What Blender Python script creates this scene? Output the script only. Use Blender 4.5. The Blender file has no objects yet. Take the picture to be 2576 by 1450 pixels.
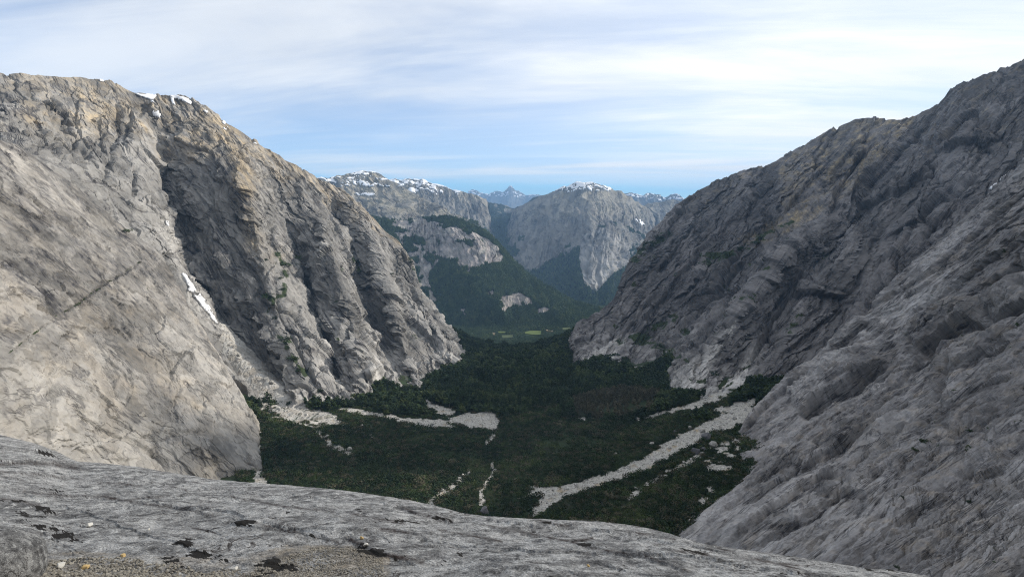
import bpy, math, time
import numpy as np
from math import radians, sin, cos, tan, pi
T0 = time.time()
SC = bpy.context.scene
COL = SC.collection
f32 = np.float32

# ---------------------------------------------------------------- camera
W, H, F = 2576.0, 1450.0, 1334.0            # photograph measured at this size; F = focal length in those pixels
PITCH = radians(8.7)
SP, CP = sin(PITCH), cos(PITCH)
cam = bpy.data.cameras.new('camera'); camo = bpy.data.objects.new('camera', cam); COL.objects.link(camo)
cam.sensor_width = 36.0; cam.lens = 36.0 * F / W; cam.clip_start = 0.05; cam.clip_end = 120000.0
camo.location = (0, 0, 0); camo.rotation_euler = (radians(90) - PITCH, 0, 0)
SC.camera = camo

# ---------------------------------------------------------------- sun and sky
SUN_AZ, SUN_EL = radians(69), radians(24)    # azimuth to the right of the view direction (+Y)
sd = (sin(SUN_AZ) * cos(SUN_EL), cos(SUN_AZ) * cos(SUN_EL), sin(SUN_EL))
sun = bpy.data.lights.new('sun', 'SUN'); suno = bpy.data.objects.new('sun', sun); COL.objects.link(suno)
sun.energy = 3.8; sun.angle = radians(2.5); sun.color = (1.0, 0.93, 0.83)
suno.rotation_euler = (radians(90) - SUN_EL, 0, -SUN_AZ + pi)
SC.view_settings.view_transform = 'Standard'; SC.view_settings.look = 'None'
SC.view_settings.exposure = 0.36; SC.view_settings.gamma = 1.0
SC.view_settings.use_curve_mapping = False
SC.cycles.use_denoising = True; SC.cycles.denoising_prefilter = 'NONE'; SC.cycles.pixel_filter_type = 'BLACKMAN_HARRIS'; SC.cycles.filter_width = 1.1
SC.cycles.volume_bounces = 0; SC.cycles.max_bounces = 4; SC.cycles.diffuse_bounces = 1
SC.cycles.transparent_max_bounces = 8

def nd(nt, typ, loc=None, **kw):
    n = nt.nodes.new(typ)
    for k, v in kw.items():
        if k.startswith('i_'):
            key = k[2:]
            key = int(key) if key.isdigit() else key
            n.inputs[key].default_value = v
        else:
            setattr(n, k, v)
    return n
def mth(nt, op, a, b=None, c=None, clamp=False):
    n = nt.nodes.new('ShaderNodeMath'); n.operation = op; n.use_clamp = clamp
    for i, x in enumerate((a, b, c)):
        if x is None: continue
        if isinstance(x, (int, float)): n.inputs[i].default_value = x
        else: nt.links.new(x, n.inputs[i])
    return n.outputs[0]
def mixc(nt, fac, a, b, blend='MIX'):
    n = nt.nodes.new('ShaderNodeMix'); n.data_type = 'RGBA'; n.blend_type = blend; n.clamp_factor = True
    for s, x in ((n.inputs[0], fac), (n.inputs[6], a), (n.inputs[7], b)):
        if isinstance(x, (int, float)): s.default_value = x
        elif isinstance(x, tuple): s.default_value = (*x[:3], 1)
        else: nt.links.new(x, s)
    return n.outputs[2]
def mapr(nt, x, a, b, c=0.0, d=1.0, smooth=True):
    n = nt.nodes.new('ShaderNodeMapRange'); n.interpolation_type = 'SMOOTHSTEP' if smooth else 'LINEAR'
    n.inputs['From Min'].default_value = a; n.inputs['From Max'].default_value = b
    n.inputs['To Min'].default_value = c; n.inputs['To Max'].default_value = d
    nt.links.new(x, n.inputs['Value']); return n.outputs[0]

def build_world():
    w = bpy.data.worlds.new('World'); SC.world = w; w.use_nodes = True
    nt = w.node_tree; nt.nodes.clear(); L = nt.links.new
    out = nd(nt, 'ShaderNodeOutputWorld'); bg = nd(nt, 'ShaderNodeBackground'); L(bg.outputs[0], out.inputs[0])
    sky = nd(nt, 'ShaderNodeTexSky'); sky.sky_type = 'NISHITA'; sky.sun_disc = False
    sky.sun_elevation = SUN_EL; sky.sun_rotation = SUN_AZ
    sky.altitude = 1500; sky.air_density = 0.85; sky.dust_density = 0.0; sky.ozone_density = 4.0
    tc = nd(nt, 'ShaderNodeTexCoord'); sep = nd(nt, 'ShaderNodeSeparateXYZ'); L(tc.outputs['Generated'], sep.inputs[0])
    x, y, z = sep.outputs
    zz = mth(nt, 'MAXIMUM', mth(nt, 'ADD', z, 0.11), 0.05)      # high cloud sheet seen from below
    px = mth(nt, 'DIVIDE', x, zz); py = mth(nt, 'DIVIDE', y, zz)
    # streaks run across the view with a slight tilt
    ca, sa = cos(radians(-9)), sin(radians(-9))
    qx = mth(nt, 'ADD', mth(nt, 'MULTIPLY', px, ca), mth(nt, 'MULTIPLY', py, sa))
    qy = mth(nt, 'SUBTRACT', mth(nt, 'MULTIPLY', py, ca), mth(nt, 'MULTIPLY', px, sa))
    def layer(sx, sy, scale, detail, dist, seed, rough=0.55):
        c = nd(nt, 'ShaderNodeCombineXYZ'); L(mth(nt, 'MULTIPLY', qx, sx), c.inputs[0]); L(mth(nt, 'MULTIPLY', qy, sy), c.inputs[1])
        c.inputs[2].default_value = seed
        n = nd(nt, 'ShaderNodeTexNoise'); n.inputs['Scale'].default_value = scale; n.inputs['Detail'].default_value = detail
        n.inputs['Roughness'].default_value = rough; n.inputs['Distortion'].default_value = dist
        L(c.outputs[0], n.inputs['Vector']); return n.outputs['Fac']
    big = layer(0.22, 0.55, 1.0, 5, 0.6, 3.3)
    mid = layer(0.42, 1.7, 1.0, 6, 0.9, 7.1, 0.58)
    fine = layer(1.4, 5.5, 1.0, 5, 0.6, 1.7, 0.6)
    d = mth(nt, 'ADD', mth(nt, 'ADD', mth(nt, 'MULTIPLY', big, 1.0), mth(nt, 'MULTIPLY', mid, 0.55)), mth(nt, 'MULTIPLY', fine, 0.12))
    cov = mapr(nt, d, 0.66, 1.06)
    # the sheet thickens towards the sun side, and its far edge leaves a clear band above the horizon
    sdot = nd(nt, 'ShaderNodeVectorMath'); sdot.operation = 'DOT_PRODUCT'; L(tc.outputs['Generated'], sdot.inputs[0]); sdot.inputs[1].default_value = sd
    near = mapr(nt, sdot.outputs['Value'], 0.05, 0.95)
    cov = mth(nt, 'ADD', mth(nt, 'MULTIPLY', cov, 0.72), mth(nt, 'MULTIPLY', near, 0.55), clamp=True)
    cov = mth(nt, 'ADD', mth(nt, 'MULTIPLY', cov, 0.64), 0.36)
    edge_n = layer(0.20, 0.36, 1.0, 6, 0.4, 9.4, 0.6)
    edge = mth(nt, 'ADD', mth(nt, 'ADD', z, mth(nt, 'MULTIPLY', mth(nt, 'SUBTRACT', edge_n, 0.5), 0.075)), mth(nt, 'MULTIPLY', x, 0.035))
    cov = mth(nt, 'MULTIPLY', cov, mapr(nt, edge, 0.034, 0.056))
    lum = mth(nt, 'ADD', mth(nt, 'MULTIPLY', near, 1.0), 6.7)
    lum = mth(nt, 'ADD', lum, mth(nt, 'MULTIPLY', mth(nt, 'SUBTRACT', mid, 0.5), 2.2))
    cc = nd(nt, 'ShaderNodeVectorMath'); cc.operation = 'SCALE'; cc.inputs[0].default_value = (0.98, 1.0, 1.01); L(lum, cc.inputs['Scale'])
    skyc = mixc(nt, 1.0, sky.outputs[0], (0.80, 1.10, 1.22), 'MULTIPLY')
    col = mixc(nt, cov, skyc, cc.outputs[0])
    L(col, bg.inputs['Color']); bg.inputs['Strength'].default_value = 0.12
build_world()

# ---------------------------------------------------------------- helpers: projection
def ray(u, v):
    xc = (np.asarray(u, float) - W / 2) / F; yc = (H / 2 - np.asarray(v, float)) / F
    return xc, CP + yc * SP, -SP + yc * CP
def pt(u, v, Y):
    dx, dy, dz = ray(u, v); t = np.asarray(Y, float) / dy
    return np.stack([dx * t, dy * t, dz * t], -1)
def proj(P):
    yf = P[..., 1] * CP - P[..., 2] * SP; zu = P[..., 1] * SP + P[..., 2] * CP
    yf = np.where(np.abs(yf) < 1e-6, 1e-6, yf)
    return W / 2 + F * P[..., 0] / yf, H / 2 - F * zu / yf
def sstep(a, b, x):
    t = np.clip((x - a) / (b - a), 0, 1); return t * t * (3 - 2 * t)
def inpoly(u, v, poly):
    r = np.zeros(np.shape(u), bool); n = len(poly)
    for i in range(n):
        x1, y1 = poly[i]; x2, y2 = poly[(i + 1) % n]
        if y1 == y2: continue
        c = ((y1 > v) != (y2 > v)) & (u < (x2 - x1) * (v - y1) / (y2 - y1) + x1)
        r ^= c
    return r
def dpoly(u, v, line, closed=False):
    best = np.full(np.shape(u), 1e9); tt = np.zeros(np.shape(u)); n = len(line)
    m = n if closed else n - 1
    for i in range(m):
        x1, y1 = line[i][:2]; x2, y2 = line[(i + 1) % n][:2]
        dx, dy = x2 - x1, y2 - y1; L2 = dx * dx + dy * dy + 1e-9
        t = np.clip(((u - x1) * dx + (v - y1) * dy) / L2, 0, 1)
        d = np.hypot(u - x1 - t * dx, v - y1 - t * dy)
        k = d < best; best = np.where(k, d, best); tt = np.where(k, (i + t) / m, tt)
    return best, tt

# ---------------------------------------------------------------- helpers: noise
def hsh(i, j, k, seed):
    h = (i.astype(np.uint32) * np.uint32(374761393)) ^ (j.astype(np.uint32) * np.uint32(668265263)) ^ (k.astype(np.uint32) * np.uint32(2246822519)) ^ np.uint32((seed * 3266489917) & 0xffffffff)
    h ^= h >> np.uint32(15); h *= np.uint32(2246822519); h ^= h >> np.uint32(13); h *= np.uint32(3266489917); h ^= h >> np.uint32(16)
    return h
def rnd(i, j, k, seed): return (hsh(i, j, k, seed).astype(f32)) * f32(1 / 4294967296.0)
def vnoise(p, seed=0):
    p = np.asarray(p, f32); i0 = np.floor(p); fr = p - i0; fr = fr * fr * fr * (fr * (fr * 6 - 15) + 10)
    ii = i0.astype(np.int64); out = 0
    for a in (0, 1):
        wa = fr[..., 0] if a else 1 - fr[..., 0]
        for b in (0, 1):
            wb = fr[..., 1] if b else 1 - fr[..., 1]
            for c in (0, 1):
                wc = fr[..., 2] if c else 1 - fr[..., 2]
                out = out + wa * wb * wc * rnd(ii[..., 0] + a, ii[..., 1] + b, ii[..., 2] + c, seed)
    return out * 2 - 1
def fbm(p, seed=0, octv=4, gain=0.5, lac=2.03, ridged=False):
    p = np.asarray(p, f32); a = 1.0; s = 0; tot = 0
    for o in range(octv):
        n = vnoise(p, seed + o * 17)
        if ridged: n = 1 - 2 * np.abs(n)
        s = s + a * n; tot += a; a *= gain; p = p * lac + f32(11.7)
    return s / tot
def facet(a, b, seed):
    """2-D cells with a random level and tilt each: planar rock faces with steps between them.
    returns level in about -1..1, distance to the cell edge, a random number per cell"""
    ia, ib = np.floor(a).astype(np.int64), np.floor(b).astype(np.int64); z = np.zeros_like(ia)
    d1 = np.full(a.shape, 9., f32); d2 = np.full(a.shape, 9., f32)
    ca = np.zeros(a.shape, f32); cb = np.zeros(a.shape, f32); ki = np.zeros_like(ia); kj = np.zeros_like(ib)
    for i in (-1, 0, 1):
        for j in (-1, 0, 1):
            ci, cj = ia + i, ib + j
            xa = ci + rnd(ci, cj, z, seed); xb = cj + rnd(ci, cj, z, seed + 1)
            d = np.hypot(a - xa, b - xb).astype(f32)
            k = d < d1
            d2 = np.where(k, d1, np.minimum(d2, d)); d1 = np.where(k, d, d1)
            ca = np.where(k, xa, ca); cb = np.where(k, xb, cb); ki = np.where(k, ci, ki); kj = np.where(k, cj, kj)
    r0 = rnd(ki, kj, z, seed + 2) * 2 - 1; ga = rnd(ki, kj, z, seed + 3) * 2 - 1; gb = rnd(ki, kj, z, seed + 4) * 2 - 1
    return (0.55 * r0 + 1.15 * ga * (a - ca) + 0.35 * gb * (b - cb)).astype(f32), d2 - d1, r0

# ---------------------------------------------------------------- helpers: objects
def tag(o, label=None, cat=None, group=None, kind=None):
    if label: o['label'] = label
    if cat: o['category'] = cat
    if group: o['group'] = group
    if kind: o['kind'] = kind
    return o
def mesh_np(name, V, Q, mat, parent=None, attrs=None, smooth=False, T=None):
    me = bpy.data.meshes.new(name); V = np.ascontiguousarray(V, f32).reshape(-1, 3)
    faces = []
    Q = np.asarray(Q, np.int32).reshape(-1, 4) if Q is not None else np.zeros((0, 4), np.int32)
    T = np.asarray(T, np.int32).reshape(-1, 3) if T is not None else np.zeros((0, 3), np.int32)
    me.vertices.add(len(V)); me.vertices.foreach_set('co', V.ravel())
    loops = np.concatenate([Q.ravel(), T.ravel()]).astype(np.int32)
    me.loops.add(len(loops)); me.loops.foreach_set('vertex_index', loops)
    st = np.concatenate([np.arange(len(Q)) * 4, len(Q) * 4 + np.arange(len(T)) * 3]).astype(np.int32)
    me.polygons.add(len(st)); me.polygons.foreach_set('loop_start', st)
    if attrs:
        for k, a in attrs.items():
            at = me.attributes.new(k, 'FLOAT', 'POINT'); at.data.foreach_set('value', np.ascontiguousarray(a, f32).ravel())
    me.update(calc_edges=True)
    me.polygons.foreach_set('use_smooth', np.full(len(st), bool(smooth)))
    if mat is not None: me.materials.append(mat)
    o = bpy.data.objects.new(name, me)
    if parent != 'loose': COL.objects.link(o)
    if parent is not None and parent != 'loose': o.parent = parent
    return o
def quads(n, m):
    a = np.arange(n * m).reshape(n, m)
    return np.stack([a[:-1, :-1], a[1:, :-1], a[1:, 1:], a[:-1, 1:]], -1).reshape(-1, 4)

# ---------------------------------------------------------------- materials
def principled(name, rough=0.9, spec=0.2):
    m = bpy.data.materials.new(name); m.use_nodes = True; nt = m.node_tree
    b = nt.nodes['Principled BSDF']; b.inputs['Roughness'].default_value = rough; b.inputs['Specular IOR Level'].default_value = spec
    return m, nt, b
def attr(nt, name):
    n = nt.nodes.new('ShaderNodeAttribute'); n.attribute_name = name; return n.outputs['Fac']
def noise(nt, scale, detail=4, rough=0.6, vec=None, dist=0.0):
    n = nt.nodes.new('ShaderNodeTexNoise'); n.inputs['Scale'].default_value = scale; n.inputs['Detail'].default_value = detail
    n.inputs['Roughness'].default_value = rough; n.inputs['Distortion'].default_value = dist
    if vec is not None: nt.links.new(vec, n.inputs['Vector'])
    return n.outputs['Fac']
def objco(nt):
    return nt.nodes.new('ShaderNodeTexCoord').outputs['Object']
def bump(nt, b, h, strength, dist):
    n = nt.nodes.new('ShaderNodeBump'); n.inputs['Strength'].default_value = strength; n.inputs['Distance'].default_value = dist
    nt.links.new(h, n.inputs['Height']); nt.links.new(n.outputs[0], b.inputs['Normal'])
def rock_mat(name, px, dark, mid, light, warm=(0.36, 0.27, 0.16), pale=(0.50, 0.48, 0.44), veg=(0.035, 0.048, 0.022), stain_shade=(0.055, 0.053, 0.056), bs=0.35, lines=1.0):
    """granite: px = size of a picture pixel on the rock in metres; la, lb = place across and along the joints"""
    m, nt, b = principled(name, 0.92, 0.15); co = objco(nt)
    def lin(k, seed):
        c = nt.nodes.new('ShaderNodeCombineXYZ'); nt.links.new(attr(nt, 'la'), c.inputs[0]); nt.links.new(mth(nt, 'MULTIPLY', attr(nt, 'lb'), k), c.inputs[1]); c.inputs[2].default_value = seed
        return c.outputs[0]
    n1 = noise(nt, 1 / (70 * px), 6, 0.62, co); n2 = noise(nt, 1 / (7 * px), 6, 0.66, lin(0.22, 1.0), 0.5); n3 = noise(nt, 1 / (2.4 * px), 3, 0.65, lin(0.45, 5.0))
    n4 = noise(nt, 1 / (16 * px), 5, 0.62, lin(0.16, 9.0), 0.8); n5 = noise(nt, 1 / (34 * px), 4, 0.6, co)
    c = mixc(nt, mapr(nt, n1, 0.33, 0.67), dark, light)
    c = mixc(nt, mapr(nt, n2, 0.36, 0.66), c, mid)
    s = mth(nt, 'MULTIPLY', mth(nt, 'ADD', mth(nt, 'MULTIPLY', n3, 0.7), 0.65), mth(nt, 'ADD', mth(nt, 'MULTIPLY', attr(nt, 'tone'), 0.7), 0.65))
    wm = mth(nt, 'MULTIPLY', attr(nt, 'warm'), mapr(nt, n2, 0.25, 0.6), clamp=True)
    c = mixc(nt, wm, c, warm)
    c = mixc(nt, attr(nt, 'pale'), c, pale)
    # dirt-filled joints: thin broken lines
    jo = mapr(nt, mth(nt, 'ABSOLUTE', mth(nt, 'SUBTRACT', n4, 0.5)), 0.0, 0.030 * max(lines, 1.0), 1.0, 0.0)
    jo = mth(nt, 'MULTIPLY', jo, mapr(nt, n5, 0.42, 0.58))
    n6 = noise(nt, 1 / (7 * px), 4, 0.6, lin(0.30, 13.0), 0.6); n7 = noise(nt, 1 / (26 * px), 3, 0.6, lin(0.5, 17.0))
    j2 = mth(nt, 'MULTIPLY', mapr(nt, mth(nt, 'ABSOLUTE', mth(nt, 'SUBTRACT', n6, 0.5)), 0.0, 0.028 * max(lines, 1.0), 1.0, 0.0), mapr(nt, n7, 0.45, 0.60))
    jo = mth(nt, 'MAXIMUM', jo, mth(nt, 'MULTIPLY', j2, 0.5))
    sn = mth(nt, 'ADD', mth(nt, 'MULTIPLY', attr(nt, 'stain_shade'), mapr(nt, n2, 0.62, 0.36)), mth(nt, 'MULTIPLY', jo, min(0.95, 0.75 * lines)), clamp=True)
    c = mixc(nt, sn, c, stain_shade)
    sc = nt.nodes.new('ShaderNodeVectorMath'); sc.operation = 'SCALE'; nt.links.new(c, sc.inputs[0]); nt.links.new(s, sc.inputs['Scale'])
    vg = mixc(nt, n2, tuple(x * 0.7 for x in veg), tuple(x * 1.4 for x in veg))
    c = mixc(nt, mapr(nt, mth(nt, 'ADD', attr(nt, 'veg'), mth(nt, 'MULTIPLY', mth(nt, 'SUBTRACT', n3, 0.5), 0.8)), 0.38, 0.62), sc.outputs[0], vg)
    nt.links.new(c, b.inputs['Base Color'])
    bump(nt, b, mth(nt, 'SUBTRACT', mth(nt, 'ADD', mth(nt, 'MULTIPLY', n3, 0.5), mth(nt, 'MULTIPLY', n2, 2.2)), mth(nt, 'MULTIPLY', jo, 1.6)), bs, 1.8 * px)
    return m

def foliage_mat(name, c1, c2, c3):
    m, nt, b = principled(name, 0.75, 0.15)
    oi = nt.nodes.new('ShaderNodeObjectInfo'); r = oi.outputs['Random']
    c = mixc(nt, mapr(nt, r, 0.0, 0.7, smooth=False), c1, c2)
    c = mixc(nt, mapr(nt, r, 0.82, 1.0), c, c3)
    pn = noise(nt, 1 / 55.0, 4, 0.6, oi.outputs['Location'])
    c = mixc(nt, mapr(nt, pn, 0.60, 0.40, 0.0, 0.75), c, c1)
    c = mixc(nt, mth(nt, 'MULTIPLY', mapr(nt, pn, 0.52, 0.70), 0.6), c, c3)
    nt.links.new(c, b.inputs['Base Color'])
    return m
def snow_mat(px=1.0):
    m, nt, b = principled('snow', 0.6, 0.3); co = objco(nt)
    n = noise(nt, 1 / (8 * px), 5, 0.6, co)
    nt.links.new(mixc(nt, n, (0.70, 0.72, 0.76), (0.88, 0.88, 0.88)), b.inputs['Base Color'])
    bump(nt, b, n, 0.3, 2 * px); return m

# ---------------------------------------------------------------- surfaces from measured ribs
def pchip(ts, ys, t):
    """monotone cubic through (ts, ys); ys may be (n, k)"""
    ts = np.asarray(ts, float); ys = np.asarray(ys, float)
    one = ys.ndim == 1
    if one: ys = ys[:, None]
    h = np.diff(ts)[:, None]; d = np.diff(ys, axis=0) / h
    m = np.zeros_like(ys); m[0] = d[0]; m[-1] = d[-1]
    if len(ts) > 2:
        w1 = 2 * h[1:] + h[:-1]; w2 = h[1:] + 2 * h[:-1]
        with np.errstate(divide='ignore', invalid='ignore'):
            hm = (w1 + w2) / (w1 / d[:-1] + w2 / d[1:])
        m[1:-1] = np.where(d[:-1] * d[1:] > 0, np.nan_to_num(hm), 0)
    k = np.clip(np.searchsorted(ts, t, side='right') - 1, 0, len(ts) - 2)
    hh = h[k]; s = ((t - ts[k])[:, None]) / hh
    r = (1 + 2 * s) * (1 - s) ** 2 * ys[k] + s * (1 - s) ** 2 * hh * m[k] + s * s * (3 - 2 * s) * ys[k + 1] + s * s * (s - 1) * hh * m[k + 1]
    return r[:, 0] if one else r
class Surf: pass
def ribs_grid(ribs, nv, nu, soft=0):
    """ribs: each a list of (u, v, Y) from crest to foot -> (nv, nu, 3) world points, with row and column fractions"""
    R = []
    for r in ribs:
        a = np.array([(u, v, math.log(Y if Y else floor_hit(u, v)[1] + 4)) for u, v, Y in r], float)
        s = np.concatenate([[0], np.cumsum(np.hypot(np.diff(a[:, 0]), np.diff(a[:, 1])) + 1e-3)]); s /= s[-1]
        R.append(pchip(s, a, np.linspace(0, 1, nv)))
    R = np.array(R)                                    # (ribs, nv, 3)
    gap = np.hypot(np.diff(R[:, :, 0], axis=0), np.diff(R[:, :, 1], axis=0)).mean(1)
    ts = np.concatenate([[0], np.cumsum(gap)]); ts /= ts[-1]
    G = pchip(ts, R.reshape(len(R), -1), np.linspace(0, 1, nu)).reshape(nu, nv, 3).transpose(1, 0, 2)
    for _ in range(soft):
        for c in range(3):
            g = np.pad(G[..., c], 1, mode='edge')
            s = (g[:-2, 1:-1] + g[2:, 1:-1] + g[1:-1, :-2] + g[1:-1, 2:]) / 4
            G[1:-1, 1:-1, c] = (0.5 * G[..., c] + 0.5 * s)[1:-1, 1:-1]
    return pt(G[..., 0], G[..., 1], np.exp(G[..., 2]))
def normals(P):
    du = np.gradient(P, axis=1); dv = np.gradient(P, axis=0)
    n = np.cross(dv, du); n /= np.linalg.norm(n, axis=-1, keepdims=True) + 1e-9
    if np.mean(np.sum(n * -P, -1)) < 0: n = -n
    return n
def surface(name, ribs, nv, nu, mat, disp, back=None, foot=None, colour=None, kind='structure', label=None, cat=None, soft=2, group=None, crest=0.45, crest_w=0.14):
    P = ribs_grid(ribs, nv, nu, soft); S = Surf()
    n = normals(P); uv = proj(P)
    S.row = np.linspace(0, 1, nv)[:, None] * np.ones((1, nu)); S.col = np.ones((nv, 1)) * np.linspace(0, 1, nu)[None]
    S.P, S.n, S.u, S.v = P, n, uv[0], uv[1]
    d = disp(S) * (crest + (1 - crest) * sstep(0.0, crest_w, S.row))
    P = P + n * d[..., None]
    if hasattr(S, 'extra'): P = P + n * S.extra[..., None] + S.drop * S.lean[..., None]
    if hasattr(S, 'shift'): P = P + S.shift * sstep(0.0, crest_w, S.row)[..., None]
    S.P = P; S.u, S.v = proj(P); S.n = normals(P)
    S.attrs = dict(warm=np.zeros((nv, nu)), pale=np.zeros((nv, nu)), stain_shade=np.zeros((nv, nu)), veg=np.zeros((nv, nu)), tone=0.5 + 0.5 * np.asarray(getattr(S, 'tone', np.zeros((nv, nu)))))
    if colour: colour(S, S.attrs)
    V = P; A = {k: np.clip(a, 0, 1) for k, a in S.attrs.items()}
    if hasattr(S, 'frame'):
        A_ = P @ S.frame[0]; B_ = P @ S.frame[1]
        if S.frame[3]: A_ = (S.u - W / 2) * S.frame[3]; B_ = (H / 2 - S.v) * S.frame[3]
        A['la'] = -A_ * sin(S.frame[2]) + B_ * cos(S.frame[2]); A['lb'] = A_ * cos(S.frame[2]) + B_ * sin(S.frame[2])
    elif hasattr(S, 'a'): A['la'] = S.a; A['lb'] = S.b
    pre = 0
    if back:                                           # the far side of the crest, so that the mountain is solid
        ext = [V[0] + np.array(b, float) * (1 + 0.0 * V[0]) for b in back][::-1]
        V = np.concatenate([np.array(ext), V]); pre = len(ext)
    post = 0
    if foot:
        ext = [V[-1] + np.array(b, float) for b in foot]; V = np.concatenate([V, np.array(ext)]); post = len(ext)
    A = {k: np.pad(a, ((pre, post), (0, 0)), mode='edge') for k, a in A.items()}
    o = mesh_np(name, V.reshape(-1, 3), quads(V.shape[0], nu), mat, attrs=A)
    tag(o, label, cat, group, kind)
    S.obj = o; SURF[name] = S
    return S
SURF = {}
def at_px(S, u, v):
    """nearest point of a finished surface to a place in the photograph"""
    d = np.hypot(S.u - u, S.v - v) + 1e3 * (np.sum(S.n * -S.P, -1) < 0)
    k = np.unravel_index(np.argmin(d), d.shape)
    return S.P[k].copy(), S.n[k].copy()
def carve(S, line, half, depth, power=1.0):
    """groove (negative) or rib (positive) along a line; half width and depth in picture pixels"""
    jg = getattr(S, 'jig', 0); jg2 = getattr(S, 'jig2', 0)
    d, t = dpoly(S.u + 5 * jg, S.v + 5 * jg2, line)
    wob = 1 + 0.45 * S.wob + 0.5 * jg
    w = np.clip(1 - d / (half * 1.7 * wob), 0, 1) ** (1.4 if depth < 0 else 1.1)
    return w * depth * S.P[..., 1] / F * np.clip(np.minimum(t, 1 - t) * 6 + 0.25, 0, 1)

def step(S, line, height, width, side=(-1, -1), cut=0.4, over=0.5, ramp=2.5):
    """edge of an overlapping sheet: raised on the given side of the line (picture directions), undercut on the other.
    height and width in picture pixels; adds to S.extra (relief) and S.lean (overhang)"""
    u, v = S.u + 2.5 * S.jig, S.v + 2.5 * S.jig2
    best = np.full(u.shape, 1e9); sd = np.zeros(u.shape); tt = np.zeros(u.shape); m = len(line) - 1
    for i in range(m):
        x1, y1 = line[i]; x2, y2 = line[i + 1]; dx, dy = x2 - x1, y2 - y1; L = math.hypot(dx, dy)
        nx, ny = -dy / L, dx / L
        if nx * side[0] + ny * side[1] < 0: nx, ny = -nx, -ny
        t = ((u - x1) * dx + (v - y1) * dy) / (L * L); tc = np.clip(t, 0, 1)
        d = np.hypot(u - x1 - tc * dx, v - y1 - tc * dy); sg = np.where((u - x1) * nx + (v - y1) * ny >= 0, 1, -1)
        k = d < best; best = np.where(k, d, best); sd = np.where(k, d * sg, sd); tt = np.where(k, (i + tc) / m, tt)
    end = np.clip(np.minimum(tt, 1 - tt) * 7 + 0.12, 0, 1)
    h = height * S.P[..., 1] / F * end * (0.8 + 0.4 * S.jig)
    k = sstep(-ramp, ramp, sd)                       # the broken face itself
    up = h * np.clip(1 - np.maximum(sd, 0) / width, 0, 1) ** 1.3; dn = -cut * h * np.exp(np.minimum(sd, 0) / (0.22 * width))
    S.extra += k * up + (1 - k) * dn
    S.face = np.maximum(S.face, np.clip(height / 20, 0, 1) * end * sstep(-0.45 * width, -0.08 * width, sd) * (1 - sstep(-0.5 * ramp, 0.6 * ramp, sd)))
    S.lean += k * over * h * np.clip(1 - np.maximum(sd, 0) / (0.3 * width), 0, 1)

# ---------------------------------------------------------------- valley floor shape
def floor_z(x, y, bumps=True):
    x = np.asarray(x, float); y = np.asarray(y, float)
    xc = -30 + 40 * sstep(1100, 2000, y); y = np.asarray(y, float)
    c = 0.00012 + 0.00105 * sstep(1450, 2030, y)
    dx = np.abs(x - xc); lim = 700 - 455 * sstep(1150, 1850, y)
    z = -235 - 0.135 * y + c * np.minimum(dx, lim) ** 2 + 0.05 * np.maximum(dx - lim, 0)
    z = z - 0.27 * np.maximum(y - 2020, 0) - 60 * sstep(2000, 2300, y) - 34 * sstep(1450, 1980, y)
    if bumps:
        p = np.stack([x / 90, y / 90, 0 * x], -1)
        z = z + 11 * fbm(p, 5, 4) * sstep(300, 600, y)
        z = z - 5 * np.exp(-((x - xc - 14 * np.sin(y / 70)) / 16) ** 2)       # the stream bed
    return np.maximum(z, -792.0)
def floor_hit(u, v):
    dx, dy, dz = ray(u, v); lo, hi = 200.0, 2600.0
    ys = np.linspace(lo, hi, 1200); h = dz / dy * ys - floor_z(dx / dy * ys, ys, False)
    k = np.argmax(h < 0) if np.any(h < 0) else len(ys) - 1
    y = ys[k]; return np.array([dx / dy * y, y, dz / dy * y])

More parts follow.
